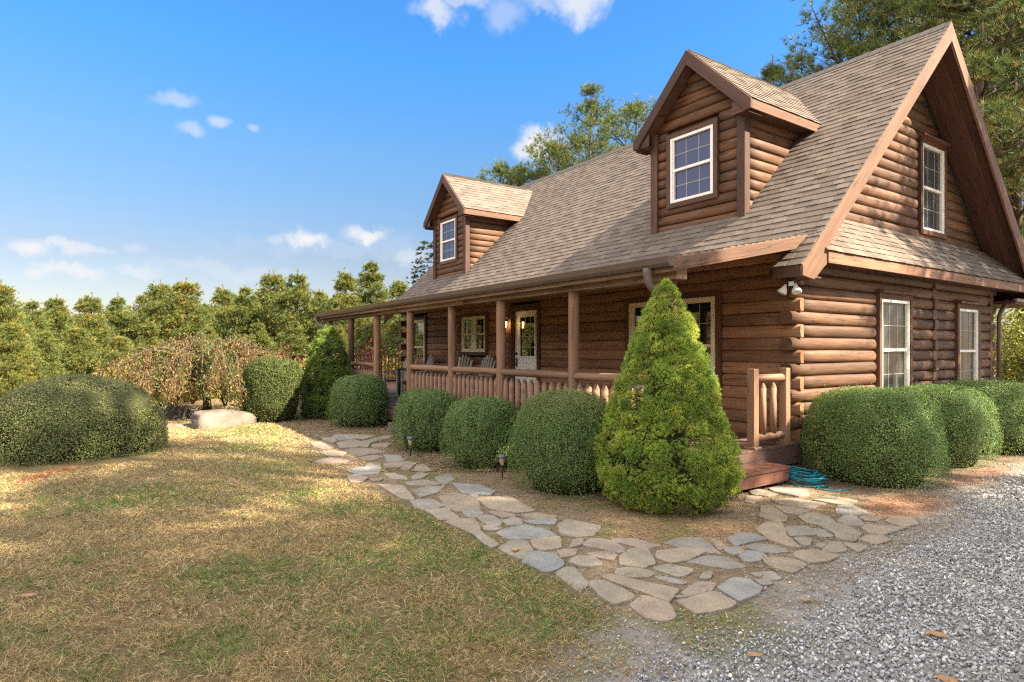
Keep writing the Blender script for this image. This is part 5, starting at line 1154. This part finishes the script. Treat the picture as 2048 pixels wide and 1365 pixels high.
# ------------------------------------------------------------------ pines
PT_Y = np.array([(.16, .2, .05), (.25, .25, .055), (.33, .27, .06), (.115, .16, .05), (.34, .235, .055), (.19, .215, .052)])
PT_G = np.array([(.12, .175, .05), (.16, .2, .055), (.085, .13, .05), (.22, .22, .055), (.27, .21, .05)])
def pine_mesh(seed, H, Rmax, base, whorls, per, ntuft, nl, nw, tints, shape='young', side=.5, droop=.0, patch=.35):
    rr = random.Random(seed); t = MB(); C = []; D = []; S = []
    bend = [(rr.uniform(-.02, .02) * H, rr.uniform(-.02, .02) * H) for _ in range(3)]
    def axis(z): u = z / H; return Vector((bend[0][0] * math.sin(u * 3) + bend[1][0] * u, bend[0][1] * math.sin(u * 2.4) + bend[1][1] * u, z))
    r0 = .011 * H + .03; t.tube([axis(H * k / 12) - Vector((0, 0, .3 if k == 0 else 0)) for k in range(13)], [r0 * (1 - .93 * k / 12) for k in range(13)], 9, jit=.08)
    for w in range(whorls):
        f = (w + rr.uniform(-.6, .6)) / whorls; f = min(max(f, 0), 1); z = H * (base + (1 - base) * f * .98)
        if shape == 'young': Lb = Rmax * ((1 - f) ** .85 + .015) * (1 - .35 * max(0, .18 - f) / .18) * (rr.uniform(.7, 1.2) if f < .75 else rr.uniform(.7, 1.))
        else: Lb = Rmax * (max(.06, math.sin(min(1, f * .85 + .22) * PI) ** .7)) * rr.uniform(.55, 1.1)
        n_ = (per if f < .75 else per - 2 if f < .9 else 3) if shape == 'young' else max(1, per - rr.randint(0, 2))
        a0 = rr.random() * 6
        for i in range(n_):
            a = a0 + 2 * PI * i / n_ + rr.uniform(-.35, .35); L = Lb * rr.uniform(.55, 1.2); rise = rr.uniform(.15, .6) + (.55 if shape != 'young' else .8) * f - droop; cz = axis(z)
            dirh = Vector((math.cos(a), math.sin(a), 0)); P = [cz + dirh * (L * s) + Vector((0, 0, L * (rise * s - .28 * s * s + .18 * s ** 3))) for s in (0, .25, .5, .75, 1)]
            t.tube(P, [max(.008, .014 * L + .008) * q for q in (1, .8, .6, .42, .2)], 5)
            tips = [(P[4], (P[4] - P[3]).normalized())]
            m = max(2, int(L / side)); 
            for q in range(m * 2):
                s = rr.uniform(.28, 1.); b = P[0].lerp(P[4], s) if False else (P[int(s * 3.999)].lerp(P[min(4, int(s * 3.999) + 1)], s * 3.999 - int(s * 3.999)))
                sa = a + rr.choice((-1, 1)) * rr.uniform(.5, 1.25); sl = L * (1.05 - s) * rr.uniform(.35, .75) + .12; e = b + Vector((math.cos(sa), math.sin(sa), rr.uniform(.05, .7))) * sl
                t.tube([b, e], [.007 + .004 * L * .5, .004], 3, caps=False); tips.append((e, (e - b).normalized())); tips.append((b.lerp(e, .55), (e - b).normalized()))
            for e, d in tips:
                for _ in range(ntuft):
                    o = Vector((rr.gauss(0, 1), rr.gauss(0, 1), rr.gauss(0, .7))) * nl * (.4 + .6 * min(1, L / 1.3) if shape == 'young' else .55); C.append(e + o); D.append((d + Vector((0, 0, .5)) + o * .4 / nl)); 
    for k in range(9): C.append(axis(H * (1.0 - .012 * k)) + Vector((rr.gauss(0, .03), rr.gauss(0, .03), 0))); D.append(Vector((0, 0, 1)))
    C = np.array([tuple(c) for c in C]); D = unit(np.array([tuple(d) for d in D])); n = len(C)
    pa = fbm(C[:, 0] * 1.6 + C[:, 2] * 1.1, C[:, 1] * 1.6 - C[:, 2] * .9, 1.3, seed); hi = len(tints)
    rl = np.hypot(C[:, 0], C[:, 1]) / (Rmax * np.clip(1 - (C[:, 2] / H - base) / (1 - base), .06, 1) ** .85 + .1)
    py_ = np.clip(patch * (.25 + 1.3 * (1 - sstep(.45, 1., rl))) * (.4 + 1.2 * sstep(.35, .65, pa)), 0, .9)
    pick = np.where(rng.random(n) < py_, rng.choice([1, 2, 4], n), rng.choice([0, 0, 3, 5 if hi > 5 else 0], n)); tt = tints[pick % hi] * rng.uniform(.7, 1.2, (n, 1))
    return t, C, D, tt
def pine_proto(seed, H, Rmax, base, whorls, per, ntuft, needle_n, nl, nw, tints, **kw):
    t, C, D, tt = pine_mesh(seed, H, Rmax, base, whorls, per, ntuft, nl, nw, tints, **kw)
    V = needles(C, D, needle_n, np.full(len(C), nl), nw, .85, .0)
    return t.mesh('trunk', M['bark']), raw_mesh('crown', V, 3, M['needle'], np.repeat(tt, needle_n, 0))
def plant(name, proto, loc, s, rz, label, cat='pine tree', group=None, sz=1.):
    e = empty(name, loc, rz, label, cat, group); e.scale = (s, s, s * sz)
    link(bpy.data.objects.new('trunk', proto[0]), e); link(bpy.data.objects.new('crown', proto[1]), e); return e
YP = [pine_proto(100 + i, 8., 2.2 + .2 * (i % 3), .05 + .03 * (i % 3), 22, 7, 5, 11, .19, .026, PT_Y, shape='young', side=.34, patch=(.22, .42, .7, .3)[i]) for i in range(4)]
TP = [pine_proto(200 + i, 14., 3.1, .3 + .06 * i, 20, 5, 3, 15, .25, .0165, PT_G, shape='tall', side=.4, patch=.3) for i in range(3)]
TP.append(pine_proto(233, 14., 1.75, .66, 12, 5, 3, 13, .2, .015, PT_G, shape='tall', side=.36, patch=.3))

# young pine wood beyond the lawn (px, top, distance, kind)
FOREST = [(-60, 575, 25, 0), (8, 562, 27, 2), (62, 600, 31, 0), (118, 590, 40, 3), (178, 586, 33, 1), (236, 588, 36, 3), (268, 632, 43, 0), (322, 562, 37, 2), (372, 556, 34, 2), (408, 606, 44, 0), (440, 570, 38, 1), (492, 572, 35, 0),
          (545, 542, 37, 2), (600, 540, 34, 3), (640, 580, 42, 0), (686, 538, 34, 1), (742, 522, 36, 0), (796, 556, 40, 1), (838, 600, 46, 3), (30, 640, 22, 2), (150, 650, 27, 2), (300, 640, 31, 1), (520, 640, 31, 3), (590, 640, 29, 0), (740, 640, 30, 2), (790, 640, 34, 2), (420, 650, 30, 3), (90, 660, 24, 0), (235, 668, 26, 2), (465, 632, 42, 2), (680, 650, 32, 3), (840, 650, 38, 2)]
BACK = [(px + R.uniform(-9, 9), 600 + 40 * math.sin(px * .017 + 1) ** 2 - .045 * px + R.uniform(-12, 22), R.uniform(46, 56), R.randrange(4)) for px in range(-40, 880, 33)]
order = sorted(range(len(FOREST)), key=lambda i: FOREST[i][0])
ORD = 'first second third fourth fifth sixth seventh eighth ninth tenth eleventh twelfth thirteenth fourteenth fifteenth sixteenth seventeenth eighteenth nineteenth twentieth'.split()
KIND = ['green young pine', 'half-yellowed young pine', 'golden-yellow young pine', 'olive young pine']
tall_i = 0; low_i = 0
for i in order:
    px, top, d, k = FOREST[i]; p = at(px, d); z = gzf(p[0], p[1]) - .05; H = ztop(top, d) - z
    front = i >= 19
    if front: low_i += 1; lab = f'{KIND[k]} in the low front row of the wood, {ORD[low_i - 1]} from the left'
    else: tall_i += 1; lab = f'{KIND[k]} in the skyline row of the wood, {ORD[tall_i - 1]} from left'
    plant('pine_tree', YP[k], (p[0], p[1], z), H / 8.03, R.random() * 6, lab, group='young pines of the wood beyond the lawn')
for i, (px, top, d, k) in enumerate(BACK):
    p = at(px, d); z = gzf(p[0], p[1]) - .05; plant('pine_tree', YP[k], (p[0], p[1], z), (ztop(top, d) - z) / 8.03, R.random() * 6, f'{KIND[k]} mostly hidden deep in the wood behind the skyline row', group='pines deep in the wood')
# the same wood carries on round to the left of the lawn (seen in the window panes)
for i in range(16):
    a = math.radians(201 + i * 6.2); d = 26 + (i * 7 % 5) * 2.; x, y = -4 + d * math.cos(a), -4 + d * math.sin(a)
    plant('pine_tree', YP[i % 4], (x, y, gzf(x, y)), R.uniform(.95, 1.25), R.random() * 6, 'young pine of the same wood farther left, mirrored in the porch windows', group='young pines left of the lawn')

# tall pines behind the cabin (px, top, distance, kind, turn)
BEHIND = [(1190, 176, 24, 0, .3, 'tall thin-topped pine rising above the roof between the two dormers'), (1268, 196, 27, 1, 2.1, 'yellow-tinged pine just left of the near dormer, beside the tallest one between the dormers'), (1118, 282, 26, 2, 4.0, 'shorter feathery pine in front of the small white cloud'),
          (1010, 318, 25, 1, 1.2, 'dark green pine top behind the ridge of the far dormer'), (1048, 330, 30, 0, 5.1, 'dark pine top behind the ridge where the far dormer meets the roof'), (1545, 118, 25, 2, .9, 'small pine top showing above the ridge just right of the near dormer'),
          (1700, -60, 19, 0, 2.6, 'tall pine leaning over the ridge left of the gable peak'), (1872, -240, 19, 1, 3.9, 'tall pine with a straight trunk directly behind the gable peak'), (1955, -300, 16, 2, 1.7, 'tall pine with the dark trunk right of the gable peak'), (2060, -260, 17.5, 0, 5.6, 'tall pine filling the upper right corner'),
          (1800, -120, 23, 2, .2, 'tall pine behind and between the two nearest the gable peak'), (2120, -100, 22, 1, 1.1, 'tall pine behind the right rake of the gable, cut by the picture edge')]
for px, top, d, k, rz, lab in BEHIND:
    p = at(px, d); z = GZ - .1; H = ztop(top, d) - z; plant('pine_tree', TP[k], (p[0], p[1], z), H / 14.03, rz, lab, group='tall pines behind the cabin')
# pines on the right of the drive, outside the picture: they throw the dappled shade
for x, y, H, k, rz in SHADE: plant('pine_tree', TP[k], (x, y, GZ), H / 14.03, rz, 'tall pine on the right of the gravel drive, shading the gable and the lawn', group='tall pines shading the drive')

# hemlock tip beyond the far end of the roof
def hemlock(px, top, d, label):
    p = at(px, d); H = ztop(top, d) - GZ; root = empty('hemlock_tree', (p[0], p[1], GZ), 0, label, 'tree'); t = MB(); C = []; D = []
    t.tube([(0, 0, -.2), (0, 0, H * .5), (0, 0, H)], [.14, .08, .01], 8)
    for w in range(26):
        z = H * (.15 + .85 * w / 26)
        for i in range(5):
            a = R.random() * 6.28; L = .25 + 2.1 * (1 - w / 26) ** .8 * R.uniform(.6, 1.1); P = [Vector((L * s * math.cos(a), L * s * math.sin(a), z + L * (.12 * s - .22 * s * s))) for s in (0, .33, .66, 1)]
            t.tube(P, [.02, .014, .01, .004], 4)
            for _ in range(int(10 * L + 4)):
                s = R.uniform(.25, 1); q = P[0].lerp(P[3], s); sa = a + R.choice((-1, 1)) * R.uniform(.4, 1.1); ln = R.uniform(.1, .35)
                C.append((q.x + math.cos(sa) * ln, q.y + math.sin(sa) * ln, z + L * (.12 * s - .22 * s * s))); D.append((math.cos(sa), math.sin(sa), .1))
    C = np.array(C); D = unit(np.array(D)); V = needles(C, D, 16, np.full(len(C), .17), .025, .6, 0.)
    t.build('trunk', M['bark'], root); tt = np.array([(.05, .085, .035), (.07, .11, .04), (.12, .14, .05)])[rng.choice(3, len(C))]
    link(bpy.data.objects.new('crown', raw_mesh('crown', V, 3, M['needle'], np.repeat(tt, 16, 0))), root)
hemlock(868, 478, 27, 'sparse dark hemlock with level boughs beside the far dormer')

# ------------------------------------------------------------------ broadleaf undergrowth
def bushy(name, c, r, h, n, leaf, tints, label, cat='shrub', group=None, stems=9):
    root = empty(name, c, 0, label, cat, group); b = MB(); C = []
    for i in range(stems):
        a = R.random() * 6.28; e = Vector((r * R.uniform(.3, .9) * math.cos(a), r * R.uniform(.3, .9) * math.sin(a), h * R.uniform(.6, 1.))); m = e * .5 + Vector((0, 0, h * .12))
        b.tube([(0, 0, -.05), m, e], [.018, .012, .004], 5)
        for k in range(7):
            s = R.uniform(.3, 1); q = Vector((0, 0, 0)).lerp(e, s); f = q + Vector((R.gauss(0, .3) * r, R.gauss(0, .3) * r, R.uniform(-.1, .25) * h)); b.tube([q, f], [.006, .003], 3, caps=False); C.append(f); C.append(q.lerp(f, .5))
    b.build('stem', M['twig'], root); C = np.array([tuple(c_) for c_ in C]); P = C[rng.choice(len(C), n)] + rng.normal(size=(n, 3)) * np.array((.16 * r, .16 * r, .11 * h)); P[:, 2] = np.maximum(P[:, 2], .03)
    L = leaf * rng.uniform(.6, 1.3, n); cl = rng.choice(len(tints), n); V = leaves(P, np.broadcast_to(np.array((0, 0, .6)), P.shape) + .0 * P, L, L * .5, 1.2)
    link(bpy.data.objects.new('foliage', raw_mesh('foliage', V, 4, M['cleaf'], np.array(tints)[cl])), root); return root
YEL = [(.42, .27, .03), (.34, .25, .035), (.25, .22, .04), (.45, .22, .03)]; RED = [(.34, .06, .06), (.26, .05, .05), (.4, .12, .07), (.2, .06, .05)]
YG = [(.2, .22, .03), (.14, .18, .03), (.28, .24, .04), (.1, .13, .03)]
def scat(px, d, z=None): p = at(px, d); return (p[0], p[1], gzf(p[0], p[1]) if z is None else z)
UG = 'yellow undergrowth behind the weeping tree'
for px, d, r, h, lab in ((285, 17, .9, 1.35, 'golden-leaved undergrowth left of the weeping tree, above the mounded shrub'), (345, 16.5, .8, 1.2, 'golden-leaved undergrowth showing under the left boughs of the weeping tree'), (385, 18, .9, 1.4, 'golden-leaved undergrowth right behind the trunk of the weeping tree'), (450, 17, .9, 1.2, 'golden-leaved undergrowth right of the trunk of the weeping tree'), (230, 19, 1., 1.5, 'golden-leaved undergrowth farthest left, behind the mounded shrub')):
    bushy('undergrowth_shrub', scat(px, d), r, h, 2600, .075, YEL if px != 450 else YG + YEL, lab, group=UG)
bushy('red_leaved_shrub', scat(572, 15.2), .45, 1.5, 900, .07, RED, 'red-leaved shrub standing up behind the boxy evergreen shrub')
bushy('red_leaved_shrub', scat(492, 15.4), .3, .75, 300, .07, RED, 'small pinkish-red shrub low between the weeping tree and the boxy evergreen')
bushy('red_leaved_shrub', scat(742, 23), .6, 2.0, 900, .09, RED, 'red-leaved shrub seen through the porch between the far posts')
for px, d, r, h, lab in ((2030, 17, 1.2, 2.6, 'bright yellow-green undergrowth right of the gable wall'), (2085, 15, 1.2, 2.2, 'yellow-green bush cut by the right edge of the picture'), (2010, 21, 1.4, 3.2, 'taller yellow-green bush behind the downspout at the back corner')):
    bushy('undergrowth_shrub', scat(px, d), r, h, 5200, .1, YG, lab, group='undergrowth behind the gable end')
for px, d in ((690, 27), (760, 28), (800, 26), (640, 24)):
    bushy('undergrowth_shrub', scat(px, d), 1.4, 1.9, 2600, .12, YG + YEL, f'yellow-green undergrowth seen {"left of" if px < 700 else "through"} the far porch ' + {690: 'end, beside the corner post', 760: 'bay next to the end', 800: 'bay beside the log corner', 640: 'end, above the side deck rail'}[px], group='undergrowth beyond the side deck')

# ------------------------------------------------------------------ sky, sun, camera
SUN = np.array([1., .68, 1.0]); SUN = SUN / np.linalg.norm(SUN)
el = math.asin(SUN[2]); az = math.atan2(SUN[0], SUN[1])
sl = bpy.data.lights.new('sun', 'SUN'); sl.energy = SUN_E; sl.angle = math.radians(.55); sl.color = (1, .85, .64)
o = bpy.data.objects.new('sun', sl); link(o); o.rotation_euler = Vector(tuple(SUN)).to_track_quat('Z', 'Y').to_euler()
w = bpy.data.worlds.new('World'); sc.world = w; w.use_nodes = True; nt = w.node_tree
for n in list(nt.nodes): nt.nodes.remove(n)
out = nt.nodes.new('ShaderNodeOutputWorld'); bg = nd(nt, 'Background'); bg.inputs['Strength'].default_value = SKY_S
sky = nd(nt, 'TexSky'); sky.sky_type = 'NISHITA'; sky.sun_disc = False; sky.sun_elevation = el; sky.sun_rotation = az; sky.altitude = 200; sky.air_density = 1.; sky.dust_density = .8; sky.ozone_density = 2.2
dirv = nd(nt, 'TexCoord').outputs['Generated']
nz = nd(nt, 'TexNoise'); nz.inputs['Scale'].default_value = 20; nz.inputs['Detail'].default_value = 8; nz.inputs['Roughness'].default_value = .6; nt.links.new(dirv, nz.inputs['Vector'])
def vm(op, a, b):
    m = nd(nt, 'VectorMath', operation=op)
    for i, v in enumerate((a, b)):
        if hasattr(v, 'links'): nt.links.new(v, m.inputs[i])
        else: m.inputs[i].default_value = v
    return m
off = vm('SUBTRACT', nz.outputs['Color'], (.5, .5, .5)).outputs[0]
total = None
CLOUDS = [(868, 20, 55, 36, .7), (935, 0, 60, 18, .5), (1000, 30, 45, 30, .35), (1075, 4, 55, 22, .45), (1165, 6, 62, 42, .8), (1082, 285, 55, 38, 1.), (1050, 300, 30, 20, .8), (60, 498, 42, 24, .95), (152, 500, 60, 18, .65), (268, 496, 24, 12, .3), (618, 482, 50, 22, .95), (552, 482, 22, 12, .4), (735, 473, 48, 20, .95), (440, 244, 24, 13, .5), (355, 203, 45, 18, .4), (382, 264, 26, 13, .4), (510, 256, 14, 10, .35), (135, 548, 65, 16, .75), (68, 548, 20, 12, .7), (285, 545, 50, 14, .45), (822, 516, 35, 20, .5), (460, 545, 160, 16, .22), (700, 500, 240, 20, .15)]
for px, py, rx, ry, dens in CLOUDS:
    v = FW + RT * (px - 1024) / FPX + np.array((0, 0, 1)) * (HY - py) / FPX; L = np.linalg.norm(v); v = v / L
    d = vm('SUBTRACT', dirv, tuple(v)).outputs[0]; k = 1.25
    ofs = nd(nt, 'VectorMath', operation='SCALE'); nt.links.new(off, ofs.inputs[0]); ofs.inputs['Scale'].default_value = (min(rx, 70) * 1.9 / FPX / L)
    d = vm('ADD', d, ofs.outputs[0]).outputs[0]
    d = vm('MULTIPLY', d, (FPX * L / rx / k, FPX * L / rx / k, FPX * L / ry / k)).outputs[0]
    ln = nd(nt, 'VectorMath', operation='LENGTH'); nt.links.new(d, ln.inputs[0])
    mr = nd(nt, 'MapRange', interpolation_type='SMOOTHSTEP'); mr.inputs['From Min'].default_value = 1.; mr.inputs['From Max'].default_value = .25; mr.inputs['To Max'].default_value = dens
    nt.links.new(ln.outputs['Value'], mr.inputs['Value']); total = mr.outputs[0] if total is None else math_(nt, 'MAXIMUM', total, mr.outputs[0])
hs = nd(nt, 'HueSaturation'); hs.inputs['Saturation'].default_value = SKY_SAT; nt.links.new(sky.outputs[0], hs.inputs['Color'])
sx = nd(nt, 'SeparateXYZ'); nt.links.new(dirv, sx.inputs[0])
bal = ramp(nt, math_(nt, 'MULTIPLY_ADD', sx.outputs['Z'], 1., 0.), SKY_BAL)
sc_ = vm('MULTIPLY', hs.outputs['Color'], bal)
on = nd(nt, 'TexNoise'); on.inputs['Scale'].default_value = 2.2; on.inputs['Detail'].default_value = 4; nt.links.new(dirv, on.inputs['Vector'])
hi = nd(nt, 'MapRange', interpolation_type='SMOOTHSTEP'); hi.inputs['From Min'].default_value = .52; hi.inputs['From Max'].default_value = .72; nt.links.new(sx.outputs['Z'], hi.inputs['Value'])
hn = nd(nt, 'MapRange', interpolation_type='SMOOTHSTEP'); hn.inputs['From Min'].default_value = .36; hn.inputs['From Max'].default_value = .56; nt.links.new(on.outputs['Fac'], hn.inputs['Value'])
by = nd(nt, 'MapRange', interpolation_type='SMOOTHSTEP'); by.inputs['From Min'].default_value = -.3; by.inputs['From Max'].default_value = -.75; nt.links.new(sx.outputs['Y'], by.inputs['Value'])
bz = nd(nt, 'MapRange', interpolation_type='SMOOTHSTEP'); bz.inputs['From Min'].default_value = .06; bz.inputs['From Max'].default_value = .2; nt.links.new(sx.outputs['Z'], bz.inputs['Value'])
bank = math_(nt, 'MULTIPLY', math_(nt, 'MULTIPLY', by.outputs[0], bz.outputs[0]), hn.outputs[0])      # unseen cloud bank added behind the viewpoint to brighten the shaded porch
cm0 = mixc(nt, math_(nt, 'MAXIMUM', bank, math_(nt, 'MULTIPLY', hi.outputs[0], hn.outputs[0])), sc_.outputs[0], FILL_CLOUD_C)      # bright cloud added overhead, out of view, to neutralise the blue shade
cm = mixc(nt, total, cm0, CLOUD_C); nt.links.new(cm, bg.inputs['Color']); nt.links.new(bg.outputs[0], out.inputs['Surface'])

cam = bpy.data.cameras.new('camera'); cam.lens = 36 * FPX / 2048; cam.sensor_width = 36; cam.shift_y = (HY - 682.5) / 2048; cam.clip_end = 3000; cam.clip_start = .05
o = bpy.data.objects.new('camera', cam); link(o); o.location = CAM; o.rotation_euler = (PI / 2, 0, math.atan2(-FW[0], FW[1])); sc.camera = o
sc.render.engine = 'CYCLES'; sc.view_settings.view_transform = 'Standard'; sc.view_settings.look = 'None'; sc.view_settings.exposure = EXPO; sc.view_settings.gamma = 1
sc.cycles.max_bounces = 6; sc.cycles.transparent_max_bounces = 8; sc.cycles.use_denoising = False; sc.cycles.use_adaptive_sampling = False; sc.cycles.sample_clamp_indirect = 4; sc.cycles.filter_width = 1.25; sc.cycles.caustics_reflective = False; sc.cycles.caustics_refractive = False
